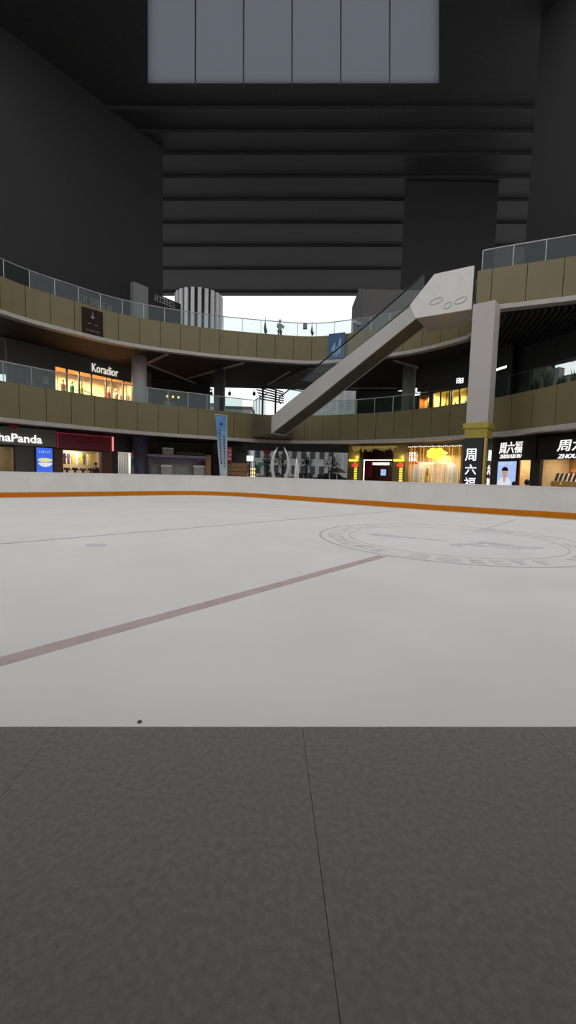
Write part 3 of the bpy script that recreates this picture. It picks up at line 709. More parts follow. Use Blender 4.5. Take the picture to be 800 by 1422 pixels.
# street scene beyond the open passage
def building(label, x0, x1, Y, dpt, z1, m, cols, rows, mw='window_dark', z0=.0):
    t = thing('building', label, 'building', ((x0 + x1) / 2, Y, 0))
    bm = BM(); box(bm, x0, x1, Y, Y + dpt, 0, z1); obj('wall', bm, m, t)
    bm = BM(); box(bm, x0 - .3, x1 + .3, Y - .3, Y + dpt, z1, z1 + .5); obj('roof_edge', bm, M['mgrey'], t)
    cw = (x1 - x0) / cols; rh = (z1 - 1.0) / rows
    for i in range(cols):
        for j in range(rows):
            bm = BM(); a = x0 + cw * (i + .22); c = .6 + rh * (j + .25)
            box(bm, a, a + cw * .56, Y - .06, Y + .05, c, c + rh * .55); obj('window', bm, M[mw], t)
    return t
building('white apartment block seen under the upper balcony left of the outdoor stair', -15.4, -7.6, 84, 6, 13.4, M['bldg'], 6, 4)
building('grey low block seen under the upper balcony right of the dark pillar', -7.2, -1.2, 95, 8, 11.4, M['bldg_grey'], 5, 3)
building('pale striped facade seen between escalator and lower balcony', 3.1, 14.3, 82, 6, 18.4, M['bldg'], 8, 3, 'bldg_grey')
building('grey street front behind the steel sculptures', -6.6, 8.4, 79, 2.5, 6.6, M['bldg'], 9, 2, 'window_dark')
def tree(label, x, Y, h, r, m='leaf'):
    t = thing('tree', label, 'tree', (x, Y, 0), 'street trees beyond the passage')
    bm = BM(); tube(bm, [(x, Y, 0), (x + .05, Y, h * .5), (x - .05, Y, h * .95)], [.14, .1, .04], 7)
    for k in range(7):
        a = k * 2.4; z = h * (.4 + .07 * k); tube(bm, [(x, Y, z), (x + math.cos(a) * r * .7, Y + math.sin(a) * r * .7, z + h * .25)], [.05, .015], 5)
    obj('trunk', bm, M['bark'], t)
    bm = BM()
    for k in range(260):
        a, b = random.uniform(0, 6.28), random.gauss(0, .45); rr = r * random.uniform(.2, 1); c = Vector((x + math.cos(a) * rr, Y + math.sin(a) * rr, h * .72 + b * r * .9))
        v = [bm.verts.new(c + Vector((random.uniform(-.14, .14), random.uniform(-.14, .14), random.uniform(-.14, .14)))) for _ in range(3)]; bm.faces.new(v)
    obj('foliage', bm, M[m], t, clean=False)
tree('bushy street tree directly behind the steel hoops', -.8, 50.5, 3.9, 1.0)
tree('small street tree right of the steel cone', 2.0, 50.5, 3.8, .8)
tree('street tree close to the golden pillar', 5.2, 52.5, 3.9, 1.1)
tree('thin street tree left of the steel hoops', -2.6, 51, 3.6, .7)
for i, (x, Y, c, lab) in enumerate(((1.5, 53, 'white', 'white car parked beyond the steel cone'), (4.7, 50.2, 'dgrey', 'dark grey car parked beyond the passage near the golden pillar'), (-2.2, 55.6, 'lgrey', 'silver car parked behind the steel hoops'))):
    t = thing('car', lab, 'car', (x, Y, 0), 'cars parked in the street')
    prof = [(-2.1, .35), (-2.1, .8), (-1.9, .95), (-1.1, 1.02), (-.6, 1.5), (.9, 1.52), (1.5, 1.05), (2.1, .95), (2.15, .4)]
    bm = BM(); prism(bm, [Vector((x + a, Y - .85, b)) for a, b in prof], Vector((0, 1.7, 0))); obj('body', bm, M[c], t)
    bm = BM(); prism(bm, [Vector((x + a, Y - .87, b)) for a, b in ((-.95, 1.06), (-.55, 1.42), (.85, 1.44), (1.25, 1.08))], Vector((0, 1.74, 0))); obj('windows', bm, M['window_dark'], t)
    for a in (-1.3, 1.3):
        for s_ in (-.86, .70):
            bm = BM(); tube(bm, [(x + a, Y + s_, .33), (x + a, Y + s_ + .16, .33)], .33, 16); obj('wheel', bm, M['black'], t)
# dark parasol in front of golden pillar
p = AY(468, 656, 34); t = thing('parasol', 'low dark parasol left of the golden pillar', 'parasol', (p.x, p.y, 0)); zt = AY(468, 649, 34).z
bm = BM(); lathe(bm, (p.x, p.y, zt - .42), [(.75, 0), (.72, .05), (.4, .28), (.03, .42)], 8); obj('canopy', bm, M['dark'], t)
bm = BM(); tube(bm, [(p.x, p.y, 0), (p.x, p.y, zt)], .025, 6); obj('pole', bm, M['steel'], t)
bm = BM(); lathe(bm, (p.x, p.y, 0), [(.3, 0), (.3, .06), (.05, .1)], 14); obj('base', bm, M['dgrey'], t)
p = AY(458, 650, 35.5); zt = AY(458, 638, 35.5).z; t = thing('street_lamp', 'slim white lamp post behind the dark parasol', 'lamp post', (p.x, p.y, 0))
bm = BM(); tube(bm, [(p.x, p.y, 0), (p.x, p.y, zt)], .04, 8); obj('post', bm, M['white'], t)
bm = BM(); lathe(bm, (p.x, p.y, zt), [(.05, 0), (.14, .05), (.14, .22), (.04, .28)], 12); obj('lamp_head', bm, M['white'], t)
# cafe furniture clutter along the passage behind the boards
def cafe_chair(x, Y, rz, label):
    t = thing('cafe_chair', label, 'chair', (x, Y, 0), 'chairs in the passage'); R = Matrix.Rotation(rz, 3, 'Z'); o = Vector((x, Y, 0))
    bm = BM(); box(bm, -.22, .22, -.22, .22, .44, .48); [setattr(v, 'co', R @ v.co + o) for v in bm.verts]; obj('seat', bm, M['dark'], t)
    bm = BM(); box(bm, -.22, .22, .20, .23, .62, 1.32); [setattr(v, 'co', R @ v.co + o) for v in bm.verts]; obj('backrest', bm, M['dark'], t)
    for sx in (-.19, .19):
        for sy in (-.19, .2):
            bm = BM(); tube(bm, [(sx, sy, 0), (sx, sy, .44 if sy < 0 else 1.3)], .018, 6); [setattr(v, 'co', R @ v.co + o) for v in bm.verts]; obj('leg', bm, M['steel'], t)
for px, lab in ((418, 'high backed dark chair right of the steel cone'), (431, 'high backed dark chair in the middle of the passage'), (443, 'high backed dark chair left of the white lamp post')):
    p = AY(px, 658, 34.5); cafe_chair(p.x, p.y, random.uniform(-.5, .5), lab)

# ---- lower storey, right: golden shop fronts
WC = Wall((3.6, 36.4), (12.4, 29.1))
hs = WC.rect(501, 624, 544, 700); hs = (hs[0], hs[1], 0, hs[3]); hc = WC.rect(565, 616, 639, 700); hc = (hc[0], hc[1], 0, WC.hit(600, 620)[1])
ustart = WC.hit(483, 640)[0]
wall('wall_right', WC, ustart, WC.L, 0, 3.72, [hs, hc], M['bronze'])
recess('wall_right', WC, hs[0], hs[1], 0, hs[3], 2.5, M['woodred']); shoplight(WC, (hs[0] + hs[1]) / 2, 2.7, -1.5, 9, (1, .8, .7))
recess('wall_right', WC, hc[0], hc[1], 0, hc[3], 1.8, M['warmwall']); shoplight(WC, (hc[0] + hc[1]) / 2 - .9, 3.1, -.5, 45, (1, .82, .58), .4); shoplight(WC, (hc[0] + hc[1]) / 2 + .9, 3.1, -.5, 45, (1, .82, .58), .4); shoplight(WC, (hc[0] + hc[1]) / 2, 3.0, -1.5, 40, (1, .75, .42), .5)
for x0, x1, lab in ((484, 499, 'golden lit pillar left of the white neon doorway'), (546, 563, 'golden lit pillar right of the white neon doorway')):
    ua, ub, _, _ = WC.rect(x0, 620, x1, 670, .4); um = (ua + ub) / 2
    t = thing('golden_pillar', lab, 'pillar', WC.W(um, 0, .2), 'golden pillars by the neon doorway')
    bm = BM(); WC.box(bm, ua, ub, 0, 3.7, .01, .4); obj('shaft', bm, M['bronze'], t)
    xa = (x0 + x1) / 2
    a, b, c, d = WC.rect(x0 + 1, 638, x1 - 2, 640.5, .45); bm = BM(); WC.box(bm, a, b, c, d, .4, .5); obj('light_bar', bm, M['lamp_yellow'], t, label='glowing yellow bar')
    bm = BM()
    for k in range(8):
        zz = WC.hit(xa + 2, 645 + 3.2 * k, .42)[1]; u = WC.hit(xa + 2.5, 650, .42)[0]; WC.box(bm, u - .12, u + .12, zz - .05, zz + .05, .4, .44)
    obj('light_squares', bm, M['lamp_yellow'], t)
    p = WC.W(WC.hit(xa + 1.5, 645, .5)[0], WC.hit(xa, 645, .5)[1], .5); bm = BM()
    prism(bm, [p + WC.u * a + UP * b for a, b in ((-.3, -.12), (0, .22), (.3, -.12), (.1, -.2), (-.1, -.2))], WC.n * .06); obj('red_ornament', bm, M['redglow'], t, label='red glowing ornament')
    l = bpy.data.lights.new('pillar_glow', 'POINT'); l.energy = 16; l.color = (1, .75, .15); l.shadow_soft_size = .1
    o = bpy.data.objects.new('pillar_glow', l); COL.objects.link(o); o.location = WC.W(um, 2.75, .9)
# neon doorway frame and sign
t = thing('neon_frame', 'white glowing doorway frame between two golden pillars', 'light frame', WC.W((hs[0] + hs[1]) / 2, 0, .1))
a, b, c, d = WC.rect(504, 638, 543, 700, .12)
zl, zr = WC.hit(504, 640, .12)[1], WC.hit(543, 636.5, .12)[1]; zt = (zl + zr) / 2
bm = BM(); WC.box(bm, a, b, zt - .06, zt, .06, .12); obj('light_tube', bm, M['lamp_white'], t)
bm = BM(); WC.box(bm, a, a + .07, 0, zt, .06, .12); obj('light_tube', bm, M['lamp_white'], t)
bm = BM(); WC.box(bm, b - .05, b, zt - .5, zt, .06, .12); obj('light_tube', bm, M['lgrey'], t)
a, b, c, d = WC.rect(517, 641.5, 541, 646.5, -.1)
t = thing('shop_sign', 'small glowing cream sign inside the white neon doorway', 'shop sign', WC.W((a + b) / 2, c, -.15))
bm = BM(); WC.box(bm, a, b, c, d, -.25, -.16); obj('sign_board', bm, M['woodred'], t); blurs(WC, a, b, c + .02, d - .02, -.16, 10, M['lamp_white'], t, 'worn_lettering')
bm = BM()
for k in range(10): WC.box(bm, a + (b - a) * k / 10 + .01, a + (b - a) * (k + .8) / 10, c + .05, d - .05, -.16, -.155)
obj('glow_panels', bm, M['letter_warm'], t)
for i, (x0, x1, y0, c_, lab) in enumerate(((527, 538, 650, 'screenpale', 'pale lit picture deep inside the neon doorway'), (506, 516, 641, 'red', 'dark red hanging cloth inside the neon doorway'))):
    a, b, c, d = WC.rect(x0, y0, x1, 662, -1.2); bm = BM(); WC.box(bm, a, b, c, d, -1.3, -1.2); t = obj('wall_picture', bm, M['poster'] if i == 0 else M[c_]); tag(t, lab, 'picture' if i == 0 else 'cloth')
    if i == 0:
        bm = BM(); WC.box(bm, a + .12, b - .12, c + .1, d - .1, -1.2, -1.19); obj('picture_face', bm, M[c_], t)
# string light curtain shop window
t = thing('curtain_lights', 'hanging strings of warm lights across the wide bright window', 'string lights', WC.W((hc[0] + hc[1]) / 2, 0, .1))
n = 17
for k in range(n):
    u = hc[0] + (hc[1] - hc[0]) * (k + .5) / n; bm = BM(); tube(bm, [WC.W(u, .5, .08), WC.W(u, hc[3] + .02, .08)], .006, 4)
    for j in range(14): ball(bm, WC.W(u, .9 + (hc[3] - .95) * j / 13, .08), .014)
    obj('light_strand', bm, M['lamp_warm'] if k % 3 else M['bronze'], t)
bm = BM()
for k in range(30):
    u = hc[0] + (hc[1] - hc[0]) * k / 29; ball(bm, WC.W(u, hc[3] + .03 - .05 * abs(math.sin(k * .9)), .14), .035)
obj('top_bulbs', bm, M['lamp_white'], t)
# arch display behind it
wq = Wall(tuple(WC.W(0, 0, -.8)[:2]), tuple(WC.W(WC.L, 0, -.8)[:2]))
a, b, _, _ = wq.rect(570, 640, 636, 660); zt = wq.hit(604, 642)[1]
t = thing('arch_display', 'white rounded arch display with cream wall behind the strings of lights', 'display', wq.W((a + b) / 2, 0, 0))
out = [(a, 0), (a, zt - .7)] + [(a + .7 - .7 * math.cos(q), zt - .7 + .7 * math.sin(q)) for q in [math.pi / 2 * k / 8 for k in range(9)]] + [(b - .7 + .7 * math.sin(q), zt - .7 + .7 * math.cos(q)) for q in [math.pi / 2 * k / 8 for k in range(9)]] + [(b, 0)]
bm = BM(); prism(bm, [wq.W(u, z, -.3) for u, z in out], wq.n * .25); obj('arch_panel', bm, M['white'], t)
a2, b2_ = a + (b - a) * .27, b - (b - a) * .22
bm = BM(); wq.box(bm, a2, b2_, 0, zt - .12, -.05, .0); obj('centre_panel', bm, M['curtain'], t)
um = (a2 + b2_) / 2 - .4
bm = BM(); lathe(bm, wq.W(um, 0, .25), [(.18, 0), (.18, 1.35), (.12, 1.4), (.16, 1.5), (.07, 1.75), (.11, 1.95), (.04, 2.05)], 14); obj('gold_figure', bm, M['gold'], t, True, label='gold figure on a stand')
a, b, c, d = WC.rect(592, 622, 619, 637, -.45)
t = thing('yellow_sign', 'bright yellow cloud shaped glowing sign above the arch display', 'sign', WC.W((a + b) / 2, c, -.5))
bm = BM(); um, zm = (a + b) / 2, (c + d) / 2
cl = [(um + (b - a) / 2 * math.cos(q) * (1 + .10 * math.cos(5 * q)), zm + (d - c) / 2 * math.sin(q) * (1 + .12 * math.sin(7 * q))) for q in [2 * math.pi * k / 48 for k in range(48)]]
prism(bm, [WC.W(u, z, -.55) for u, z in cl], WC.n * .1); obj('glow_face', bm, M['lamp_yellow'], t)
bm = BM(); tube(bm, [WC.W(um - .4, d - .05, -.5), WC.W(um - .4, hc[3] + .25, -.5)], .01, 4); tube(bm, [WC.W(um + .4, d - .05, -.5), WC.W(um + .4, hc[3] + .25, -.5)], .01, 4); obj('cord', bm, M['dgrey'], t)
a, b, c, d = WC.rect(566, 627, 579, 641, -.45); t = thing('shop_sign', 'small pale marks sign at the upper left of the bright window', 'shop sign', WC.W((a + b) / 2, c, -.5))
bm = BM(); WC.box(bm, a, b, c, d, -.52, -.48); obj('sign_board', bm, M['curtain'], t); blurs(WC, a + .05, b - .05, (c + d) / 2 + .03, d - .05, -.48, 3, M['lamp_white'], t, 'worn_lettering'); blurs(WC, a + .05, b - .05, c + .05, (c + d) / 2 - .03, -.48, 3, M['lamp_white'], t, 'worn_lettering')
a, b, c, d = WC.rect(567, 641, 582, 646, -.4); bm = BM(); prism(bm, [WC.W(a + (b - a) * q, c + (d - c) * (0.3 + .7 * math.sin(math.pi * q)), -.5) for q in [k / 10 for k in range(11)]], WC.n * .1); tag(obj('red_canopy', bm, M['redglow']), 'small red glowing canopy at the left of the arch display', 'canopy')
# fairy lights under the balcony edge
t = thing('icicle_lights', 'warm icicle lights hanging under the balcony above the neon doorway', 'string lights', WC.W((hs[0] + hs[1]) / 2, 3.3, .8))
bm = BM(); ua, ub = WC.hit(490, 618, .8)[0], WC.hit(550, 618, .8)[0]; tube(bm, [WC.W(ua, 3.55, .8), WC.W(ub, 3.55, .8)], .01, 4); obj('cable', bm, M['dgrey'], t)
bm = BM()
for k in range(34):
    u = ua + (ub - ua) * k / 33
    for j in range(random.randint(2, 5)): ball(bm, WC.W(u, 3.53 - .09 * j, .8), .016)
obj('bulbs', bm, M['lamp_warm'], t)

# ---- far right: jewellery shop fronts with black signs
WD = Wall((12.25, 27.2), (15.6, 18.2))
d1 = WD.rect(716, 639, 735, 700); d1 = (d1[0], d1[1], 0, d1[3]); d2 = WD.rect(748, 638, 860, 700); d2 = (d2[0], WD.L - .3, 0, WD.hit(775, 637)[1])
wall('wall_right', WD, 0, WD.L + 8, 0, 3.72, [d1, d2], M['dark'])
recess('wall_right', WD, d1[0], d1[1], 0, d1[3], 2.0, M['cream']); shoplight(WD, (d1[0] + d1[1]) / 2, 2.7, -1.2, 32, (1, .82, .5), .7)
recess('wall_right', WD, d2[0], d2[1], 0, d2[3], 2.2, M['warmwall']); shoplight(WD, d2[0] + 1.2, 2.6, -1.1, 26, (1, .78, .45)); shoplight(WD, d2[0] + 3.2, 2.6, -1.1, 26, (1, .78, .45))
t = thing('shop_sign', 'black sign with white Chinese lettering above the portrait screen', 'shop sign', WD.W(1, 2.6, .2))
u0 = WD.hit(688, 622, .3)[0]; u1 = WD.hit(745, 622, .3)[0]; zt = WD.hit(716, 606, .3)[1]; zb = WD.hit(716, 638.5, .3)[1]
bm = BM(); WD.box(bm, u0, u1, zb, zt, 0, .3); obj('sign_board', bm, M['black'], t)
pletters(WD, '周六福', 694, 613.5, 726, 629.5, .31, .04, M['letter'], t, bold=.002, shear=.12)
pletters(WD, 'ZHOU LIU FU', 694.5, 631, 724.5, 636.2, .31, .04, M['letter'], t, bold=.014, shear=.25)
t = thing('shop_sign', 'black sign with larger white Chinese lettering at the right edge', 'shop sign', WD.W(3, 2.6, .2))
u2 = WD.hit(747, 622, .3)[0]; zt2 = WD.hit(790, 604, .3)[1]; zb2 = WD.hit(790, 637.5, .3)[1]
bm = BM(); WD.box(bm, u2, WD.L, zb2, zt2, 0, .3); obj('sign_board', bm, M['black'], t)
uc, uz = WD.hit(774.5, 620, .31)[0], WD.hit(790, 620, .31)[0]; ch = uz - uc
zc0, zc1 = WD.hit(782, 626.5, .31)[1], WD.hit(782, 610.5, .31)[1]
letters(WD, '周六福', uc, uc + (uz - uc) * 3.9, zc0, zc1, .31, .04, M['letter'], t, bold=.002, shear=.12)
za_, zb_ = WD.hit(785, 636.5, .31)[1], WD.hit(785, 630.5, .31)[1]
letters(WD, 'ZHOU LIU FU', WD.hit(775, 633, .31)[0], WD.hit(775, 633, .31)[0] + ch * 3.6, za_, zb_, .31, .04, M['letter'], t, bold=.014, shear=.25)
# portrait screen
a, b, c, d = WD.rect(689.5, 640, 716, 700, .15)
t = thing('display_screen', 'pale blue screen showing a dark haired man under the black sign', 'screen', WD.W((a + b) / 2, 0, .1))
bm = BM(); WD.box(bm, a, b, .05, d, 0, .14); obj('housing', bm, M['black'], t)
bm = BM(); WD.box(bm, a + .03, b - .03, .35, d - .03, .14, .15); scr = obj('display', bm, M['screenpale'], t)
cu, cz = WD.hit(701, 657, .155)
def ell(cx, cz, rx, rz, d0, th, m, nm, pw=1.0, a0=0, a1=2 * math.pi):
    bm = BM(); prism(bm, [WD.W(cx + rx * math.cos(q), cz + rz * math.sin(q), d0) for q in [a0 + (a1 - a0) * k / 24 for k in range(24 if abs(a1 - a0) > 6.2 else 25)]], WD.n * th); return obj(nm, bm, m, scr)
hs_ = WD.hit(706, 657, .155)[0] - cu
ell(cu, cz - hs_ * 2.6, hs_ * 1.9, hs_ * 1.7, .15, .003, M['scr_white'], 'picture_shirt')
ell(cu, cz, hs_ * .82, hs_ * 1.25, .15, .005, M['scr_skin'], 'picture_face')
ell(cu, cz - hs_ * 1.35, hs_ * .42, hs_ * .75, .15, .004, M['scr_skin'], 'picture_neck')
ell(cu, cz + hs_ * .62, hs_ * .90, hs_ * .80, .15, .007, M['hair'], 'picture_hair', a0=-.15, a1=math.pi + .15)
for q in (-.34, .34): ell(cu + hs_ * q, cz + hs_ * .18, hs_ * .15, hs_ * .07, .15, .008, M['hair'], 'picture_eye')
ell(cu, cz - hs_ * .55, hs_ * .24, hs_ * .07, .15, .008, M['pink'], 'picture_mouth')
a_, b_, c_, d_ = WD.rect(694, 642, 712, 645.5, .155); blurs(WD, a_, b_, c_, d_, .15, 5, M['scr_white'], scr, 'caption_marks')
# red trim by doorway and interior shelves
bm = BM(); WD.pbox(bm, 717, 641, 719.5, 700, -.05, .05); tag(obj('red_couplet', bm, M['red']), 'narrow red hanging strip beside the portrait screen', 'banner')
t = thing('display_cabinet', 'lit display cabinet holding a row of dark striped trays at right', 'display cabinet', WD.W(d2[0] + 2.0, 0, -1.6))
zA, zB = WD.hit(775, 668, -1.0)[1], WD.hit(775, 657, -1.0)[1]; ua = WD.hit(751, 662, -1.0)[0]
bm = BM(); WD.box(bm, ua - .1, WD.L - .3, 0, zA - .04, -1.5, -1.0); obj('cabinet_body', bm, M['warmwall'], t)
bm = BM(); WD.box(bm, ua - .1, WD.L - .3, zA - .04, zA, -1.55, -.95); obj('shelf_top', bm, M['cream'], t)
n = 18
for k in range(n):
    u = ua + (WD.hit(803, 662, -1.0)[0] - ua) * k / (n - 1); bm = BM(); sh = .06
    hexa(bm, [WD.W(u, zA, -1.2), WD.W(u + .09, zA, -1.2), WD.W(u + .09, zA, -1.12), WD.W(u, zA, -1.12), WD.W(u + sh, zB, -1.3), WD.W(u + .09 + sh, zB, -1.3), WD.W(u + .09 + sh, zB, -1.22), WD.W(u + sh, zB, -1.22)])
    obj('jewellery_tray', bm, M['poster'] if k % 2 == 0 else M['white'], t)
a, b, c, d = WD.rect(784, 651, 806, 656, -1.9); t = thing('shop_sign', 'small red marks on the back wall above the striped trays', 'sign', WD.W((a + b) / 2, c, -2.3))
bm = BM(); WD.box(bm, a, b, c, d, -2.42, -2.36); obj('sign_board', bm, M['cream'], t); blurs(WD, a, b, c, d, -2.36, 6, M['redglow'], t, 'worn_lettering')
bm = BM(); p = WD.W(WD.hit(778, 674, -.7)[0], 0, -.7); t = thing('display_stand', 'small gold display figure in front of the striped trays', 'ornament', p)
lathe(bm, p, [(.16, 0), (.16, .9), (.05, .95), (.05, 1.0)], 12); obj('plinth', bm, M['cream'], t)
bm = BM(); ball(bm, p + UP * 1.08, .08, 1, 1, 1.3); ball(bm, p + UP * 1.2 , .045); obj('figure', bm, M['gold'], t, True)

# ---- the square pillar in front and its sign
e_dir = Vector((.837, -.547, 0)); P1c = Vector((9.38, 22.55, 0))
cw = 1.20; c_dir = Vector((.788, -.616, 0))
def wcol(P, L): return Wall((P.x, P.y), (P.x + c_dir.x * L, P.y + c_dir.y * L))
Pl = G(654, 425, 9.7); Pl.z = 0
WCf = wcol(Pl, cw)
n0 = WCf.n
t = thing('square_pillar', 'tall pale grey square pillar at right holding up the upper balcony', 'pillar', WCf.W(cw / 2, 0, -cw / 2))
ul, ur = WCf.hit(650, 540)[0], WCf.hit(680.2, 540)[0]
WCf = wcol(WCf.W(ul, 0, 0), ur - ul); cw = WCf.L
bm = BM(); WCf.box(bm, 0, cw, 4.0, 9.75, -cw, 0); obj('shaft', bm, M['column'], t)
zc = WCf.hit(660, 594)[1]; zc2 = WCf.hit(660, 608)[1]
bm = BM(); WCf.box(bm, -.10, cw + .08, zc - .02, 4.02, -cw - .08, .10); WCf.box(bm, -.02, cw + .02, zc2, zc - .02, -cw, .04); obj('capital', bm, M['capital'], t, label='dull yellow capital band')
bm = BM(); WCf.box(bm, .0, cw, 0, zc2, -cw, 0); obj('base_shaft', bm, M['bronze'], t)
sg = thing('pillar_sign', 'upright black sign with white Chinese letters on the square pillar front', 'sign', WCf.W(cw / 2, 0, .05))
ua, ub = WCf.hit(642.5, 650, .1)[0], WCf.hit(669, 650, .1)[0]
bm = BM(); WCf.box(bm, ua, ub, .3, zc2 - .02, .01, .10); obj('sign_board', bm, M['navy'], sg)
for ch_, y0, y1, x0, x1 in (('周', 623, 640, 646.5, 661.5), ('六', 645, 659, 646, 661.5), ('福', 663, 680, 644.5, 660)):
    pletters(WCf, ch_, x0, y0, x1, y1, .11, .03, M['letter'], sg, bold=.006)
WCs = Wall(tuple(WCf.W(cw, 0, 0)[:2]), tuple(WCf.W(cw, 0, -cw)[:2]))
# the narrow sign on its right side
bm = BM(); WCf.box(bm, ub + .03, ub + .12, 0, zc2 - .02, 0, .05); WCs.box(bm, .02, .10, 0, zc2 - .02, 0, .05); WCs.box(bm, cw - .10, cw - .02, 0, zc2 - .02, 0, .05); obj('gold_trim', bm, M['gold'], t)
sg = thing('pillar_sign', 'narrow black sign with white Chinese letters on the right side of the square pillar', 'sign', WCs.W(cw / 2, .3, .05))
bm = BM(); WCs.box(bm, .14, cw - .14, .3, zc2 - .04, .005, .06); obj('sign_board', bm, M['navy'], sg)
for ch_, y0, y1 in (('周', 625, 640), ('六', 646, 659), ('福', 664, 678)):
    za, zb = WCs.hit(679, y1, .06)[1], WCs.hit(679, y0, .06)[1]; letters(WCs, ch_, cw * .26, cw * .76, za, zb, .062, .03, M['letter'], sg, bold=.006)

# ------------------------------------------------------------------ escalator
Bp = G(377, 602, 4.0); Tp = G(577, 442, 9.97); Bp.z = Tp.z = 0
E = Wall((Bp.x, Bp.y), (Tp.x, Tp.y)); wdt = 1.7
t = thing('escalator', 'grey clad escalator rising from lower to upper balcony at right', 'escalator', E.W(0, 4.0, -.8))
o_ = [E.hit(x, y) for x, y in ((377, 602), (437, 555.5), (577, 442.5))]; tp = [E.hit(x, y) for x, y in ((377.5, 578), (400, 559), (572, 424))]
slope = (o_[2][1] - o_[0][1]) / (o_[2][0] - o_[0][0])
side = [o_[0], o_[1], o_[2], tp[2], tp[1], tp[0]]
bm = BM(); prism(bm, [E.W(u, z, -.12) for u, z in side], E.n * .12); obj('side_cladding', bm, M['truss'], t)
bm = BM(); prism(bm, [E.W(u, z, -wdt) for u, z in side], E.n * .12); obj('side_cladding', bm, M['truss'], t)
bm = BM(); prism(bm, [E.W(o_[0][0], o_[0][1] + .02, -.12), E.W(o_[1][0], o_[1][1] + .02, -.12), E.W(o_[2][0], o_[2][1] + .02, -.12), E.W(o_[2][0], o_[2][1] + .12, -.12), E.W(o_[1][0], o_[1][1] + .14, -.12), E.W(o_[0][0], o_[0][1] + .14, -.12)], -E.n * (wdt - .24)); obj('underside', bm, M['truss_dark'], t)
bm = BM(); E.box(bm, o_[0][0] - .03, o_[0][0] + .05, o_[0][1], tp[0][1], -wdt, 0); obj('end_plate', bm, M['truss'], t)
# steps
u0_, z0_ = tp[1]; u1_, z1_ = tp[2]; n = 26
bm = BM(); stair = []
for k in range(n):
    a = u0_ + (u1_ - u0_) * k / n; b = u0_ + (u1_ - u0_) * (k + 1) / n; z = z0_ + (z1_ - z0_) * k / n - .25
    E.box(bm, a, b, z - .25, z, -wdt + .3, -.3)
    for g in range(9): E.box(bm, a, b, z, z + .02, -wdt + .34 + .115 * g, -wdt + .38 + .115 * g)
obj('steps', bm, M['dgrey'], t, label='ribbed grey steps', kind='stuff')
# balustrades and handrails
hr = [E.hit(x, y, -.06) for x, y in ((392, 549), (442, 507), (505, 455), (555, 411), (590, 380))]
for dd in (-.06, -wdt + .06):
    bot = [tp[1], tp[2], (hr[4][0], tp[2][1] + .4)]; top = [(hr[0][0] + .05, hr[0][1] - .06), (hr[2][0], hr[2][1] - .05), (hr[4][0], hr[4][1] - .05)]
    bm = BM(); prism(bm, [E.W(u, z, dd - .008) for u, z in bot + top[::-1]], E.n * .016); obj('balustrade_glass', bm, M['glass'], t)
    bm = BM(); tube(bm, [E.W(hr[0][0] - .12, hr[0][1] - .55, dd), E.W(hr[0][0] - .28, hr[0][1] - .3, dd), E.W(hr[0][0] - .16, hr[0][1] - .03, dd)] + [E.W(u, z, dd) for u, z in hr], .045, 8); obj('handrail', bm, M['black'], t, True)
# white landing box at the top
lb = [E.hit(577, 442.5, .02), E.hit(569, 424, .02)]
L0, L1 = Vector((Tp.x, Tp.y, 0)), G(655, 429, 9.97); L1.z = 0
WL = Wall((L0.x, L0.y), (L1.x, L1.y))
bm = BM(); zt = 12.1
ub_ = WL.hit(569, 424, .03)[0]
poly = [(0, 9.97), (WL.L, 9.97), (WL.L, zt), (ub_ + 1.25, zt), (ub_, WL.hit(569, 424, .03)[1])]
prism(bm, [WL.W(u, z, -.15) for u, z in poly], WL.n * .17); obj('landing_cladding', bm, M['gloss'], t, label='glossy white cladding at the top landing')
bm = BM(); prism(bm, [WL.W(0, 9.98, -.15), WL.W(WL.L, 9.98, -.15), WL.W(WL.L + .1, 9.98, -2.6), WL.W(.1, 9.98, -2.6)], UP * .3); obj('landing_underside', bm, M['truss'], t)
bm = BM()
for x, y, rx in ((640, 417, .30), (606, 418, .34), (622, 424, .2)):
    u, z = WL.hit(x, y, .03); tube(bm, [WL.W(u + rx * math.cos(q), z + .14 * math.sin(q) + .06 * math.cos(q), .03) for q in [2 * math.pi * k / 20 for k in range(20)]], .018, 5, True)
obj('oval_reflections', bm, M['lgrey'], t)  # oval light reflections on the glossy cladding, modelled as raised pale rings
# side bracket where it meets the lower balcony
Wj = Wall((Bp.x - 1.9, Bp.y + 1.2), (Bp.x, Bp.y))
pj = ring2.at(ring2.spx(350, 4.5))[0]
bm = BM(); a = Vector((Bp.x, Bp.y, 0)); b = Vector((pj.x, pj.y, 0)); c = a - E.n * wdt; d = c - e_dir * 1.0 - E.n * 2.5
prism(bm, [Vector((p.x, p.y, 4.02)) for p in (a, b, d, c)], UP * 1.25); obj('lower_landing', bm, M['block'], t, label='dark brown landing block joining the lower balcony')
lp = Path([b - (b - a).normalized() * 0, a]); 
tt = railing('glass_railing', 'short black framed glass railing at the foot of the escalator', Path([(b.x, b.y), (a.x - .3, a.y + .15)]), 5.27, 1.5, M['glass'], M['railblack'], 0, (b - a).length - .4, .8, -.05)

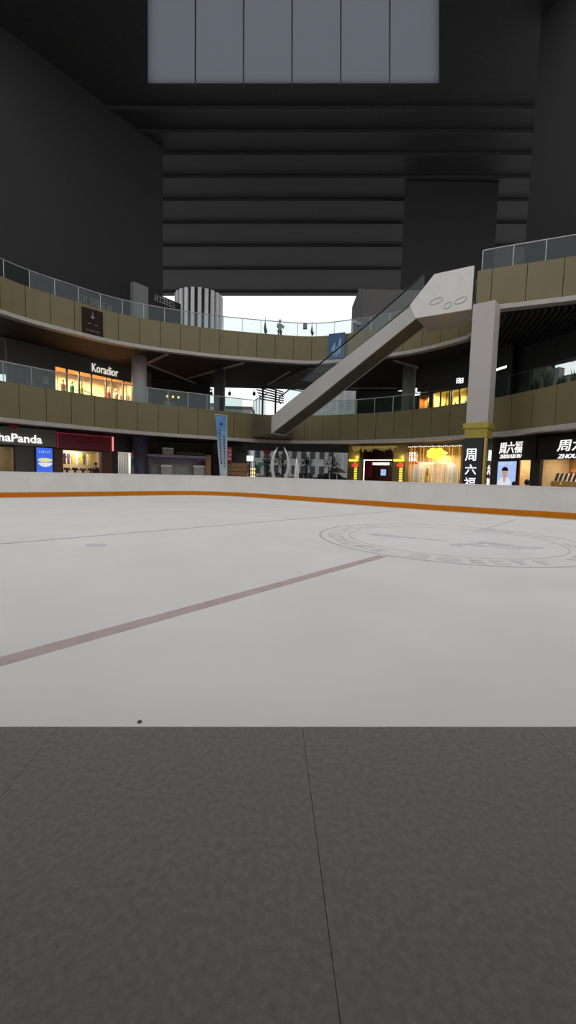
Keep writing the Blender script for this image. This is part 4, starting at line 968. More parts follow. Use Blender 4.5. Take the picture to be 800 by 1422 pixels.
# ------------------------------------------------------------------ lower balcony storey (its shops)
WKo = Wall((-21.0, 26.7), (-12.3, 38.8))
hw = WKo.rect(77, 512, 184, 560); hw = (WKo.hit(77, 530)[0], WKo.hit(184.5, 540)[0], 5.7, WKo.hit(100, 512.5)[1])
hd = WKo.rect(-40, 470, 9.5, 560); hd = (0.1, WKo.hit(9.5, 500)[0], 4.6, 9.7)
wall('wall_left', WKo, -12, WKo.L, 4.6, 9.8, [hw, hd], M['dgrey'])
recess('wall_left', WKo, hw[0], hw[1], 5.0, hw[3], 3.0, M['peach']); 
for q in (.2, .5, .8): shoplight(WKo, hw[0] + (hw[1] - hw[0]) * q, hw[3], -1.5, 420, (1, .72, .36), 1.2)
wn = thing('shop_window', 'wide amber lit shop window behind the lower balcony at left', 'window', WKo.W((hw[0] + hw[1]) / 2, 5.7, 0))
mull = [77, 94, 111, 128, 148, 156, 172, 184.5]
us = [WKo.hit(x, 535)[0] for x in mull]
for a, b in zip(us, us[1:]):
    bm = BM(); WKo.box(bm, a + .03, b - .03, 5.75, hw[3] - .04, -.14, -.12); obj('pane', bm, M['pane'], wn)
for i, a in enumerate(us):
    bm = BM(); WKo.box(bm, a - .045, a + .045, 5.7, hw[3], -.18, -.06); obj('mullion', bm, M['wood'] if i > 3 else M['black'], wn)
bm = BM(); WKo.box(bm, us[0], us[-1], 5.7, 5.76, -.2, -.04); WKo.box(bm, us[0], us[-1], hw[3] - .05, hw[3] + .02, -.2, -.04); obj('frame', bm, M['black'], wn)
t = thing('shop_sign', 'white raised serif lettering on the dark wall above the amber window', 'shop sign', WKo.W(WKo.hit(146, 515)[0], WKo.hit(146, 522)[1], .05))
K0, K1 = WKo.hit(128, 515, .08)[0], WKo.hit(164, 515, .08)[0]; kz0 = WKo.hit(130, 516, .08)[1]; kz1 = WKo.hit(130, 504.5, .08)[1] + .05
letters(WKo, 'Koradior', K0, K1, kz0, kz1 - .05, .05, .05, M['letter_warm'], t, bold=0)
bm = BM(); WKo.box(bm, hw[0] + .1, hw[1] - .1, 4.62, 5.90, -1.5, -.45); WKo.box(bm, hw[0] + .06, hw[1] - .06, 5.90, 5.95, -1.54, -.41); tag(obj('window_plinth', bm, M['wood']), 'long low window plinth under the dress forms in the amber window', 'plinth')
for i, (x, col, lab) in enumerate(((88, 'pink', 'dress form in pink at the left of the amber window'), (100, 'green', 'green clad dress form in the amber window'), (113, 'yellow', 'yellow clad dress form in the amber window'), (151, 'red', 'red clad dress form right of the middle of the amber window'), (161, 'white', 'white clad dress form at the right of the amber window'), (169, 'pink', 'pale pink dress form beside another near the round column'), (177, 'white', 'cream dress form closest to the round column'))):
    p = WKo.W(WKo.hit(x, 545, -1.0)[0], 5.95, -1.0); t = thing('dress_form', lab, 'mannequin', p, 'dress forms in the amber window')
    bm = BM(); lathe(bm, p, [(.2, 0), (.2, .03), (.02, .06), (.02, .9)], 12); obj('stand', bm, M['steel'], t)
    bm = BM(); lathe(bm, p + UP * .75, [(.26, 0), (.22, .3), (.15, .52), (.19, .78), (.17, .95), (.06, 1.02)], 14); obj('dress', bm, M[col], t, True)
    bm = BM(); lathe(bm, p + UP * 1.77, [(.05, 0), (.05, .08), (.09, .16), (.085, .28), (.03, .34)], 12); obj('neck_and_head', bm, M['cream'], t, True)
bm = BM(); a = WKo.hit(120, 540, -2.6)[0]; tube(bm, [WKo.W(a + 1.9 * math.sin(q), 6.3 + 1.6 * math.cos(q), -3.1) for q in [-.9 + 1.8 * k / 16 for k in range(17)]], .05, 6); tag(obj('wall_arch', bm, M['cream']), 'curved pale band on the back wall of the amber shop', 'wall decoration')
# small notice and door on the dark wall
a, b, c, d = WKo.rect(60.5, 523, 67.5, 533, .03); t = thing('wall_notice', 'small white notice on the dark wall left of the amber window', 'notice', WKo.W((a + b) / 2, c, .01))
bm = BM(); WKo.box(bm, a, b, c, d, .0, .02); obj('sheet', bm, M['lgrey'], t); blurs(WKo, a + .05, b - .05, c + .1, d - .1, .02, 3, M['dgrey'], t)
a, b, c, d = WKo.rect(21, 509, 36, 560, .03); bm = BM(); WKo.frame(bm, a, b, 4.62, d, 0, .05, .09); dr_ = struct('door_1', bm, M['dark']); bm = BM(); WKo.box(bm, a + .09, b - .09, 4.62, d - .09, 0, .02); obj('leaf', bm, M['dgrey'], dr_)
bm = BM(); tube(bm, [WKo.W(b - .25, 5.5, .06), WKo.W(b - .25, 6.0, .06)], .02, 6); obj('handle', bm, M['steel'], dr_)
# round column
cc = Vector((-11.55, 33.5, 4.6)); t = thing('round_column', 'round grey column at the right end of the amber window', 'column', cc)
bm = BM(); lathe(bm, cc, [(.55, 0), (.55, 5.2)], 32); obj('shaft', bm, M['column'], t, True)
bm = BM(); lathe(bm, cc, [(.62, 0), (.62, .15), (.56, .18)], 32); obj('base', bm, M['dgrey'], t)
# back of the lower balcony, between round column and dark pillar
Wm = Wall((-13.5, 40.5), (-7.9, 43.0)); 
bm = BM(); Wm.box(bm, -1, Wm.L, 4.6, 9.8, -.2, 0); struct('wall_back', bm, M['dark'])
t = thing('cafe_counter', 'small lit counter behind the lower balcony right of the round column', 'counter', Wm.W(2.5, 4.6, 1.2))
a, b, c, d = Wm.rect(228, 552, 244, 570, 1.2); bm = BM(); Wm.box(bm, a, b, 4.62, c + .7, .6, 1.2); obj('counter_body', bm, M['lgrey'], t)
bm = BM(); Wm.box(bm, a - .1, b + .1, c + .7, c + .78, .5, 1.3); obj('counter_top', bm, M['cream'], t)
bm = BM()
for k in range(3): ball(bm, Wm.W(a + .3 + .5 * k, d + .1, 1.1), .11)
obj('lamp_globes', bm, M['lamp_warm'], t)
a, b, c, d = Wm.rect(245, 555, 259, 567, 2.0); t = thing('easel_board', 'black framed board standing behind the lower balcony railing', 'sign', Wm.W((a + b) / 2, 4.6, 2.0))
bm = BM(); Wm.frame(bm, a, b, c, d, 1.95, 2.0, .08); obj('frame', bm, M['black'], t); bm = BM(); Wm.box(bm, a + .08, b - .08, c + .08, d - .08, 1.96, 1.98); obj('board', bm, M['dgrey'], t)
bm = BM(); tube(bm, [Wm.W(a + .05, 4.6, 2.0), Wm.W(a + .05, c, 2.0)], .03, 6); tube(bm, [Wm.W(b - .05, 4.6, 2.0), Wm.W(b - .05, c, 2.0)], .03, 6); obj('leg', bm, M['black'], t)
building('pale terraced block seen left of the dark pillar', -20.0, -13.6, 76, 5, 12.6, M['bldg'], 5, 4)
# outdoor stair frame against the sky
ws = Wall((-3.6, 45.3), (.2, 45.3)); t = thing('outdoor_stair', 'black steel stair flight against the sky left of the escalator foot', 'stair', ws.W(1.5, 4.6, -.6))
for k in range(6):
    a = ws.hit(353 + 1.5 * k, 533 + 4.2 * k); b = ws.hit(394, 545 + 3.0 * k); bm = BM()
    prism(bm, [ws.W(a[0], a[1], 0), ws.W(b[0], b[1], 0), ws.W(b[0], b[1] + .09, 0), ws.W(a[0], a[1] + .09, 0)], -ws.n * .25); obj('tread', bm, M['black'], t)
for x in (365, 383): 
    bm = BM(); q = ws.hit(x, 540); ws.box(bm, q[0] - .09, q[0] + .09, 4.62, q[1], -.3, -.1); obj('post', bm, M['black'], t)
# right of escalator: dark back wall, column, yellow lit shop
bm = BM(); box(bm, 6.5, 16, 44, 44.2, 4.6, 9.8); struct('wall_back', bm, M['dark'])
cc = Vector((9.15, 34.4, 4.6)); t = thing('round_column', 'dim greenish round column behind the greenish glass railing', 'column', cc)
bm = BM(); lathe(bm, cc, [(.5, 0), (.5, 5.2)], 28); obj('shaft', bm, M['mgrey'], t, True); bm = BM(); lathe(bm, cc, [(.57, 0), (.57, .15), (.5, .18)], 28); obj('base', bm, M['dgrey'], t)
WR = Wall((8.2, 35.6), (13.6, 27.4)); ustart = WR.hit(579, 550)[0]
hy = (WR.hit(600, 550)[0], WR.hit(649, 550)[0], 4.9, WR.hit(622, 541)[1]); ha = (WR.hit(582, 560)[0], WR.hit(597, 560)[0], 4.9, WR.hit(589, 551)[1])
wall('wall_right', WR, ustart, WR.L, 4.6, 9.8, [hy, ha], M['black'])
recess('wall_right', WR, hy[0], hy[1], 4.7, hy[3], 2.2, M['yellowwall']); shoplight(WR, hy[0] + .6, hy[3], -1.1, 210, (1, .84, .42)); shoplight(WR, hy[1] - .6, hy[3], -1.1, 210, (1, .84, .42))
a, b, zt = ha[0], ha[1], ha[3]
t = thing('arched_niche', 'orange timber niche with a small dark arch left of the yellow lit window', 'niche', WR.W((a + b) / 2, 4.6, 0))
bm = BM(); WR.box(bm, a, b, 4.62, zt, -.6, -.5); obj('back_panel', bm, M['warmwall'], t)
bm = BM(); um = (a + b) / 2 + .1; prism(bm, [WR.W(um - .35, 4.62, -.5)] + [WR.W(um - .35 * math.cos(q), 6.2 + .35 * math.sin(q), -.5) for q in [math.pi * k / 12 for k in range(13)]] + [WR.W(um + .35, 4.62, -.5)], WR.n * .03); obj('arch', bm, M['dark'], t)
bm = BM(); WR.frame(bm, a, b, 4.62, zt + .1, -.5, .03, .08); obj('frame', bm, M['wood'], t)
shoplight(WR, um, zt - .1, -.2, 25, (1, .6, .2), .3)
wn = thing('shop_window', 'yellow lit shop window with black bars left of the square pillar', 'window', WR.W((hy[0] + hy[1]) / 2, 4.9, 0))
us = [hy[0] + (hy[1] - hy[0]) * q for q in (0, .24, .5, .56, .78, 1)]
for a, b in zip(us, us[1:]):
    bm = BM(); WR.box(bm, a + .03, b - .03, 4.95, hy[3] - .03, -.12, -.10); obj('pane', bm, M['pane'], wn)
for a in us: bm = BM(); WR.box(bm, a - .05, a + .05, 4.9, hy[3], -.15, -.05); obj('mullion', bm, M['black'], wn)
bm = BM(); WR.box(bm, us[0], us[-1], hy[3] - .08, hy[3], -.16, -.04); WR.box(bm, us[0], us[-1], 6.0, 6.05, -.16, -.04); obj('frame', bm, M['black'], wn)
a, b, c, d = WR.rect(633, 525, 644, 532, .1); t = thing('shop_sign', 'tiny white glowing sign above the yellow lit window', 'shop sign', WR.W((a + b) / 2, c, .1))
bm = BM(); 
for x in (636, 641):
    u, z = WR.hit(x, 528.5, .1); WR.frame(bm, u - .12, u + .12, z - .17, z + .17, .06, .1, .045); WR.box(bm, u - .1, u + .1, z - .03, z + .03, .06, .1)
u, z = WR.hit(638.5, 528.5, .1); WR.box(bm, u - .05, u + .05, z - .03, z + .03, .06, .1); obj('glow_marks', bm, M['letter'], t)
bm = BM(); WR.box(bm, a, b, c, d, .02, .05); obj('sign_board', bm, M['black'], t)
a, b, c, d = WR.rect(576, 544.5, 583.5, 549, .1); t = thing('shop_sign', 'tiny white glowing marks left above the orange niche', 'shop sign', WR.W((a + b) / 2, c, .1)); bm = BM(); WR.box(bm, a, b, c - .02, d + .02, .02, .05); obj('sign_board', bm, M['black'], t)
bm = BM(); [WR.box(bm, a + (b - a) * k / 4, a + (b - a) * (k + .75) / 4, c, d, .05, .09) for k in range(4)]; obj('glow_marks', bm, M['letter'], t)
# goods in yellow window
for i in range(7):
    u = hy[0] + .25 + (hy[1] - hy[0] - .4) * i / 6; p = WR.W(u, 4.7, -.7)
    t = thing('shop_display', 'small display plinth in the yellow lit window, %s from the left' % ['first', 'second', 'third', 'fourth', 'fifth', 'sixth', 'last'][i], 'display', p, 'plinths in the yellow window')
    bm = BM(); lathe(bm, p, [(.14, 0), (.14, 1.68), (.11, 1.70)], 10); obj('plinth', bm, M['wood'], t)
    bm = BM(); lathe(bm, p + UP * 1.70, [(.06, 0), (.10, .08), (.06, .2), (.03, .34)], 10); obj('vase', bm, M['dark'] if i % 2 else M['yellow'], t, True)
# beyond the pillar on the lower balcony at right
WS = Wall((14.2, 28.6), (18.6, 18.2)); hb = (WS.hit(766, 512)[0], WS.L - .3, WS.hit(785, 523)[1], WS.hit(785, 501)[1])
wall('wall_right', WS, 0, WS.L + 6, 4.6, 9.8, [hb], M['dark'])
wn = thing('shop_window', 'daylit blue white window at the right edge of the lower balcony', 'window', WS.W((hb[0] + hb[1]) / 2, hb[2], 0))
bm = BM(); WS.box(bm, hb[0], hb[1], hb[2], hb[3], -.12, -.1); obj('pane', bm, M['pane'], wn)
bm = BM(); WS.frame(bm, hb[0], hb[1], hb[2], hb[3], -.2, -.04, .08)
for q in (.3, .62): WS.box(bm, hb[0] + (hb[1] - hb[0]) * q - .04, hb[0] + (hb[1] - hb[0]) * q + .04, hb[2], hb[3], -.16, -.06)
obj('frame', bm, M['black'], wn)
for i, (x0, x1, y0, y1, m_, lab) in enumerate(((739, 757, 510, 560, 'mgrey', 'grey cabinet against the back wall right of the square pillar'), (690, 703, 515, 560, 'mgrey', 'grey upright locker beside the square pillar on the lower balcony'), (757, 775, 512, 548, 'lgrey', 'pale cabinet below the daylit window'), (776, 800, 522, 540, 'lgrey', 'long pale counter below the daylit window'))):
    a, b, c, d = WS.rect(x0, y0, x1, y1, .5); t = thing('cabinet', lab, 'cabinet', WS.W((a + b) / 2, 4.6, .3), 'cabinets along the right back wall')
    bm = BM(); WS.box(bm, a, b, 4.62, d, 0.02, .5); obj('body', bm, M[m_], t)
    bm = BM(); um = (a + b) / 2; WS.box(bm, a + .04, um - .01, 4.7, d - .06, .5, .52); obj('door', bm, M[m_], t); bm = BM(); WS.box(bm, um + .01, b - .04, 4.7, d - .06, .5, .52); obj('door', bm, M[m_], t)
p = AY(686, 515, 25.6); q = AY(703.5, 511.5, 24.6); q.z = p.z = (p.z + q.z) / 2
t = thing('linear_lamp', 'bright white linear lamp hanging just right of the square pillar', 'lamp', p.lerp(q, .5)); bm = BM(); zz = p.z
hexa(bm, [p + UP * 0, q + UP * .0, q + Vector((0, .1, 0)), p + Vector((0, .1, 0)), p + UP * .12, q + UP * .12, q + Vector((0, .1, .12)), p + Vector((0, .1, .12))]); obj('light_tube', bm, M['lamp_white'], t)
bm = BM(); [tube(bm, [v + UP * .1, Vector((v.x, v.y, 9.8))], .01, 4) for v in (p.lerp(q, .1), p.lerp(q, .9))]; obj('wires', bm, M['black'], t)
# planters along the railing
sp = ring2.spx(704, 6); n = 8
for i in range(n):
    s_ = sp + .35 + i * .78; pt, tg, nn = ring2.at(s_); p = pt - nn * .75 + UP * 4.6
    t = thing('potted_plant', ['spiky', 'leafy', 'drooping', 'bushy', 'upright', 'tufted', 'small leafy', 'rounded'][i] + ' potted plant behind the black framed railing, %s from the pillar' % ['first', 'second', 'third', 'fourth', 'fifth', 'sixth', 'seventh', 'eighth'][i], 'plant', p, 'potted plants behind the black railing')
    bm = BM(); lathe(bm, p, [(.2, 0), (.27, .9), (.29, .92), (.25, .92)], 14); obj('pot', bm, M['mgrey'], t)
    bm = BM()
    for k in range(70):
        a = random.uniform(0, 6.28); b = random.uniform(.1, .34); hh = random.uniform(.5, .95 + .25 * (i % 3)); c = p + UP * .9; q = c + Vector((math.cos(a) * b, math.sin(a) * b, hh)); sdv = Vector((-math.sin(a), math.cos(a), 0)) * .035
        bm.faces.new([bm.verts.new(v) for v in (c, c.lerp(q, .6) + sdv, q, c.lerp(q, .6) - sdv)])
    obj('leaves', bm, M['leaf'], t, clean=False)

# ------------------------------------------------------------------ upper balcony storey
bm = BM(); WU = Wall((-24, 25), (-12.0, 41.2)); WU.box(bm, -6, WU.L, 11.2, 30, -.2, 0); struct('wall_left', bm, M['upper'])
t = thing('shop_sign', 'dark sign strip with worn pale marks behind the upper railing at left', 'shop sign', WU.W(WU.hit(130, 421)[0], WU.hit(130, 428)[1], .2))
a, b, c, d = WU.rect(108, 413, 172, 438, .1); bm = BM(); WU.box(bm, a, b, c - .6, d, .02, .15); obj('sign_board', bm, M['navy'], t)
a, b, c, d = WU.rect(112, 414, 156, 428, .16); zm = (c + d) / 2; blurs(WU, a, b, zm - .3, zm + .3, .151, 14, M['plaque_mark'], t, 'worn_lettering')
a, b, c, d = WU.rect(205, 413, 250, 445, .1); t = thing('shop_sign', 'black sign panel with pale marks beside the louvred tower', 'shop sign', WU.W((a + b) / 2, c, .1)); bm = BM(); WU.box(bm, a, b, 11.2, d, .02, .2); obj('sign_board', bm, M['black'], t)
a, b, c, d = WU.rect(214, 411, 244, 424, .22); zm = (c + d) / 2; blurs(WU, a, b, zm - .35, zm + .25, .201, 9, M['lgrey'], t, 'worn_lettering')
bm = BM(); WU.pbox(bm, 186, 395, 206, 445, .0, .5); tag(obj('wall_pier', bm, M['mgrey']), 'grey wall pier between the two dark upper signs', 'pier')
# louvred tower
cc = Vector((-9.6, 45.6, 11.2)); rt = 2.35; th_ = AY(276, 400, 43.6).z - 11.2; t = thing('louvred_tower', 'round tower clad in white upright louvres at the left of the sky', 'tower', cc)
bm = BM(); lathe(bm, cc - UP * .0, [(rt - .18, 0), (rt - .18, th_)], 36); obj('drum', bm, M['dark'], t, True)
for k in range(22):
    a = 2 * math.pi * (k + .3) / 22; p = cc + Vector((math.cos(a) * rt, math.sin(a) * rt, .0)); r_ = Vector((math.cos(a), math.sin(a), 0)); s_ = Vector((-math.sin(a), math.cos(a), 0))
    bm = BM(); hexa(bm, [p + r_ * x + s_ * y + UP * z for z in (0.1, th_ - .05) for x, y in ((-.16, -.17), (.05, -.17), (.05, .17), (-.16, .17))]); obj('louvre', bm, M['white'], t)
bm = BM(); lathe(bm, cc, [(rt + .12, 0), (rt + .12, .12), (rt + .05, .15)], 36); obj('base_ring', bm, M['mgrey'], t)
slab('floor_terrace', [(-14, 44.6), (12, 44.6), (12, 50), (-14, 50)], 10.9, 11.2, M['slab'])
# low rounded planter in front of tower
pth = Path([(-11.6, 42.6), (-10.2, 42.1), (-8.6, 42.3), (-7.6, 43.2)]); bm = BM(); pth.solid(bm, 0, pth.L, -.4, 0, 11.2, 12.5, .4); tag(obj('terrace_wall', bm, M['mgrey']), 'low curved grey wall at the foot of the louvred tower', 'low wall')
# block at the right of the sky
a = AY(497.5, 430, 40); b = AY(575, 430, 40); zt_ = AY(535, 402, 40).z
t = thing('terrace_building', 'brown grey block closing the right side of the sky', 'building', ((a.x + b.x) / 2, 42, 11.2))
bm = BM(); box(bm, a.x, b.x + 5, 40, 44.2, 11.2, zt_); obj('wall', bm, mat('blockwall', (.125, .115, .11), .8), t)
bm = BM(); box(bm, a.x - .06, a.x + .25, 39.9, 40.0, 11.2, zt_); obj('corner_trim', bm, M['dgrey'], t)
bm = BM(); box(bm, a.x + .8, b.x, 39.88, 40, 11.4, 12.6); obj('shop_window', bm, M['window_dark'], t)
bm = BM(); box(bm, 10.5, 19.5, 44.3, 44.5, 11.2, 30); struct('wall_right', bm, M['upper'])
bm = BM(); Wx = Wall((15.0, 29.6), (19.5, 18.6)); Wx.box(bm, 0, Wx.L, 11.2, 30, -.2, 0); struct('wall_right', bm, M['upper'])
# brown emblem plaque on the fascia
def tang_wall(path, px, z):
    s_ = path.spx(px, z); p, tg, nn = path.at(s_); q = p + nn * .0; return Wall((q.x - tg.x, q.y - tg.y), (q.x + tg.x, q.y + tg.y))
wpq = tang_wall(ring3, 128.5, 11)
a, b, c, d = wpq.rect(114, 428, 143, 468, .06); dz = .0
za, zb = wpq.hit(128, 466, .06)[1], wpq.hit(128, 429.5, .06)[1]
t = thing('emblem_plaque', 'dark brown plaque with a faint pale emblem on the upper balcony', 'plaque', wpq.W((a + b) / 2, za, .03)); bm = BM(); wpq.box(bm, a, b, za, zb, .03, .07); obj('plate', bm, M['plaque'], t)
um = (a + b) / 2; bm = BM(); hgt = zb - za
prism(bm, [wpq.W(um + x, za + hgt * .66 + y, .07) for x, y in ((-.10, 0), (-.14, .12), (-.05, .10), (-.03, .3), (.03, .3), (.05, .10), (.14, .12), (.10, 0), (0, -.06))], wpq.n * .006); ball(bm, wpq.W(um, za + hgt * .66 + .36, .073), .04, 1, 1, 1)
wpq.box(bm, um - .32, um - .12, za + hgt * .42, za + hgt * .45, .07, .076); wpq.box(bm, um + .1, um + .32, za + hgt * .40, za + hgt * .43, .07, .076); obj('emblem', bm, M['plaque_mark'], t)
blurs(wpq, a + .2, b - .2, za + .22, za + .36, .07, 9, M['plaque_mark'], t)
# graffiti marks
wgr = tang_wall(ring3, 308, 11); bm = BM(); cu, cz = wgr.hit(308, 468, .01)
tube(bm, [wgr.W(cu + .14 * math.cos(q), cz + .12 * math.sin(q), .004) for q in [2 * math.pi * k / 10 for k in range(10)]], .012, 4, True)
for k in (-.1, .08): tube(bm, [wgr.W(cu + k, cz - .18, .004), wgr.W(cu + k + .03, cz - .4, .004), wgr.W(cu + k - .05, cz - .58, .004)], .012, 4)
obj('scribble_mark', bm, M['seam'], b3, label='small dark scribble on an upper balcony panel')
# blue banner
wbn = tang_wall(ring3, 468, 11); a, b, _, _ = wbn.rect(457, 470, 479.5, 496, .08); za, zb = wbn.hit(468, 498, .08)[1], wbn.hit(468, 464, .08)[1]
t = thing('banner', 'dark blue picture banner hanging on the upper balcony beside the escalator', 'banner', wbn.W((a + b) / 2, za, .08)); bm = BM(); wbn.box(bm, a, b, za, zb, .18, .2); bn = obj('banner_cloth', bm, M['blue'], t)
bm = BM(); um = (a + b) / 2
for x, z0, z1, w_ in ((-.2, .2, 1.2, .10), (.0, .1, .9, .07), (.22, .3, 1.5, .12), (-.35, .5, 1.0, .06)):
    prism(bm, [wbn.W(um + x - w_, za + z0, .2), wbn.W(um + x + w_ * .6, za + z0 + .1, .2), wbn.W(um + x + w_, za + z1, .2), wbn.W(um + x - w_ * .3, za + z1 - .15, .2)], wbn.n * .004)
obj('picture_shapes', bm, M['paleblue'], bn)
bm = BM(); wbn.box(bm, a, b, zb - .03, zb + .03, .16, .22); obj('top_bar', bm, M['dgrey'], t)
# furled flags and the small box on the upper railing
for px, y0, y1, lab in ((368.5, 440, 464, 'narrow furled dark flag left of the standing person at the railing'), (433.5, 446, 466, 'narrow furled dark flag right of the small box at the railing')):
    s_ = ring3.spx(px, 12); p, tg, nn = ring3.at(s_); wv = Wall((p.x - tg.x - nn.x * .4, p.y - tg.y - nn.y * .4), (p.x + tg.x - nn.x * .4, p.y + tg.y - nn.y * .4))
    u, zt = wv.hit(px, y0); zb = wv.hit(px, y1)[1]; base = wv.W(u, 11.2, 0)
    t = thing('furled_flag', lab, 'flag', base, 'furled flags at the upper railing')
    bm = BM(); tube(bm, [base, base + UP * (zt - 11.2)], .02, 6); obj('pole', bm, M['dgrey'], t)
    bm = BM(); q = base; tube(bm, [q + UP * (zt - 11.2 - .35), q + UP * (zt - 11.2 - .8), q + UP * (zb - 11.2 + .2) + tg * .06, q + UP * (zb - 11.2) + tg * .05], [.03, .10, .13, .05], 8); obj('flag_cloth', bm, M['dark'], t, True)
s_ = ring3.spx(424, 12); p, tg, nn = ring3.at(s_); wv = Wall((p.x - tg.x, p.y - tg.y), (p.x + tg.x, p.y + tg.y)); a, b, c, d = wv.rect(421, 450, 426.5, 457)
t = thing('junction_box', 'small grey square box fixed to the upper railing', 'box', wv.W((a + b) / 2, c, .0)); bm = BM(); wv.box(bm, a, b, c, d, -.08, .08); obj('case', bm, M['dgrey'], t); bm = BM(); wv.box(bm, a + .05, b - .05, c + .05, d - .05, .08, .1); obj('cover', bm, M['mgrey'], t)
p = AY(497, 452, 35.2); t = thing('security_camera', 'grey camera cluster on a bracket where the sky meets the brown block', 'camera', p)
bm = BM(); box(bm, p.x - .16, p.x + .25, p.y - .3, p.y + .2, p.z - .05, p.z + .22); obj('camera_body', bm, M['mgrey'], t)
bm = BM(); box(bm, p.x - .42, p.x - .1, p.y - .2, p.y + .1, p.z + .1, p.z + .32); obj('floodlight', bm, M['lgrey'], t)
bm = BM(); tube(bm, [(p.x + .15, p.y, p.z), (p.x + .18, p.y, 11.2)], .05, 8); obj('bracket', bm, M['dgrey'], t)

# ------------------------------------------------------------------ people
def skinned(J, Ed, rad, sub=2):
    me = bpy.data.meshes.new('figure'); me.from_pydata([tuple(j) for j in J], Ed, []); o = bpy.data.objects.new('figure', me); COL.objects.link(o)
    m = o.modifiers.new('s', 'SKIN'); m.use_smooth_shade = True; s2 = o.modifiers.new('u', 'SUBSURF'); s2.levels = sub; s2.render_levels = sub
    for i, r in enumerate(rad): me.skin_vertices[0].data[i].radius = (r, r * .85) if isinstance(r, float) else r
    me.skin_vertices[0].data[0].use_root = True
    dg = bpy.context.evaluated_depsgraph_get(); out = bpy.data.meshes.new_from_object(o.evaluated_get(dg))
    bm = BM(); bm.from_mesh(out); bpy.data.objects.remove(o); bpy.data.meshes.remove(me); bpy.data.meshes.remove(out)
    return bm
def person(label, loc, rz, top, bottom, pose='stand', hgt=1.7, hold=None):
    loc = Vector(loc); R = Matrix.Rotation(rz, 3, 'Z'); k = hgt / 1.7
    t = thing('person', label, 'person', loc)
    sit = pose == 'sit'; hp = .50 if sit else .90
    def T(v): return loc + R @ (Vector(v) * k)
    # front is -Y
    pel, ab, ch, nk, hd = (0, 0, hp), (0, .01, hp + .18), (0, .0, hp + .42), (0, .01, hp + .56), (0, -.01, hp + .63)
    hip = [(s * .10, 0, hp - .03) for s in (-1, 1)]
    if sit: knee = [(s * .11, -.42, .48) for s in (-1, 1)]; ank = [(s * .11, -.40, .08) for s in (-1, 1)]; toe = [(s * .12, -.58, .035) for s in (-1, 1)]
    else: knee = [(s * .11, -.02, .48) for s in (-1, 1)]; ank = [(s * .11, .02, .08) for s in (-1, 1)]; toe = [(s * .13, -.15, .035) for s in (-1, 1)]
    sh = [(s * .19, 0, hp + .49) for s in (-1, 1)]
    if pose == 'hold': el = [(-.25, -.02, hp + .22), (.25, -.06, hp + .24)]; wr = [(-.20, -.25, hp + .22), (.18, -.28, hp + .32)]; ha_ = [(-.16, -.32, hp + .24), (.13, -.34, hp + .35)]
    elif sit: el = [(s * .25, -.05, hp + .22) for s in (-1, 1)]; wr = [(s * .15, -.26, hp + .10) for s in (-1, 1)]; ha_ = [(s * .12, -.33, hp + .08) for s in (-1, 1)]
    else: el = [(s * .26, .03, hp + .20) for s in (-1, 1)]; wr = [(s * .27, -.04, hp - .03) for s in (-1, 1)]; ha_ = [(s * .27, -.07, hp - .11) for s in (-1, 1)]
    J = [pel, ab, ch, nk, hd] + hip + knee + ank + toe + sh + el + wr + ha_
    Ed = [(0, 1), (1, 2), (2, 3), (3, 4), (0, 5), (0, 6), (5, 7), (6, 8), (7, 9), (8, 10), (9, 11), (10, 12), (2, 13), (2, 14), (13, 15), (14, 16), (15, 17), (16, 18), (17, 19), (18, 20)]
    rad = [.125, .115, .135, .052, .05, .085, .085, .055, .055, .038, .038, .03, .03, .06, .06, .042, .042, .028, .028, .034, .034]
    # fingers
    for i, s in enumerate((-1, 1)):
        h0 = Vector(ha_[i]); dv = (h0 - Vector(wr[i])).normalized(); sd = Vector((0, 1, 0)) if not sit and pose != 'hold' else Vector((1, 0, 0)); base = 19 + i
        for q, (o, l) in enumerate(((-.024, .062), (-.008, .07), (.008, .066), (.024, .052))):
            J += [h0 + sd * o + dv * .035, h0 + sd * o + dv * (.035 + l * .55) , h0 + sd * o + dv * (.035 + l) - Vector((s * .012, 0, .008))]; n = len(J); Ed += [(base, n - 3), (n - 3, n - 2), (n - 2, n - 1)]; rad += [.010, .009, .008]
        J += [h0 - sd * .04 + dv * .0, h0 - sd * .055 + dv * .035]; n = len(J); Ed += [(base, n - 2), (n - 2, n - 1)]; rad += [.011, .009]
    bm = skinned([T(v) for v in J], Ed, [r * k for r in rad])
    hc_ = T((0, -.015, hp + .73))
    hm = Matrix.Translation(hc_) @ R.to_4x4() @ Matrix.Diagonal((.078 * k, .098 * k, .118 * k, 1)); r_ = bmesh.ops.create_icosphere(bm, subdivisions=3, radius=1, matrix=hm)
    for s in (-1, 1):
        e = hc_ + R @ Vector((s * .08 * k, .005, -.005)); bmesh.ops.create_icosphere(bm, subdivisions=1, radius=1, matrix=Matrix.Translation(e) @ R.to_4x4() @ Matrix.Diagonal((.012, .02, .032, 1)))
    nz = hc_ + R @ Vector((0, -.098 * k, -.015)); bmesh.ops.create_cone(bm, segments=6, radius1=.016, radius2=.006, depth=.045, cap_ends=True, matrix=Matrix.Translation(nz) @ R.to_4x4() @ Matrix.Rotation(-.35, 4, 'X'))
    obj('body', bm, M['skin'], t, True)
    bm = BM()
    for s in (-1, 1): ball(bm, hc_ + R @ Vector((s * .031 * k, -.088 * k, .012)), .011)
    obj('eyes', bm, M['hair'], t, True)
    bm = BM(); ball(bm, hc_ + R @ Vector((0, -.092 * k, -.055)), .02, 1.2, .4, .3); obj('mouth', bm, M['pink'], t, True)
    bm = BM(); bmesh.ops.create_icosphere(bm, subdivisions=3, radius=1, matrix=Matrix.Translation(hc_ + R @ Vector((0, .018 * k, .025 * k))) @ R.to_4x4() @ Matrix.Diagonal((.088 * k, .105 * k, .115 * k, 1)))
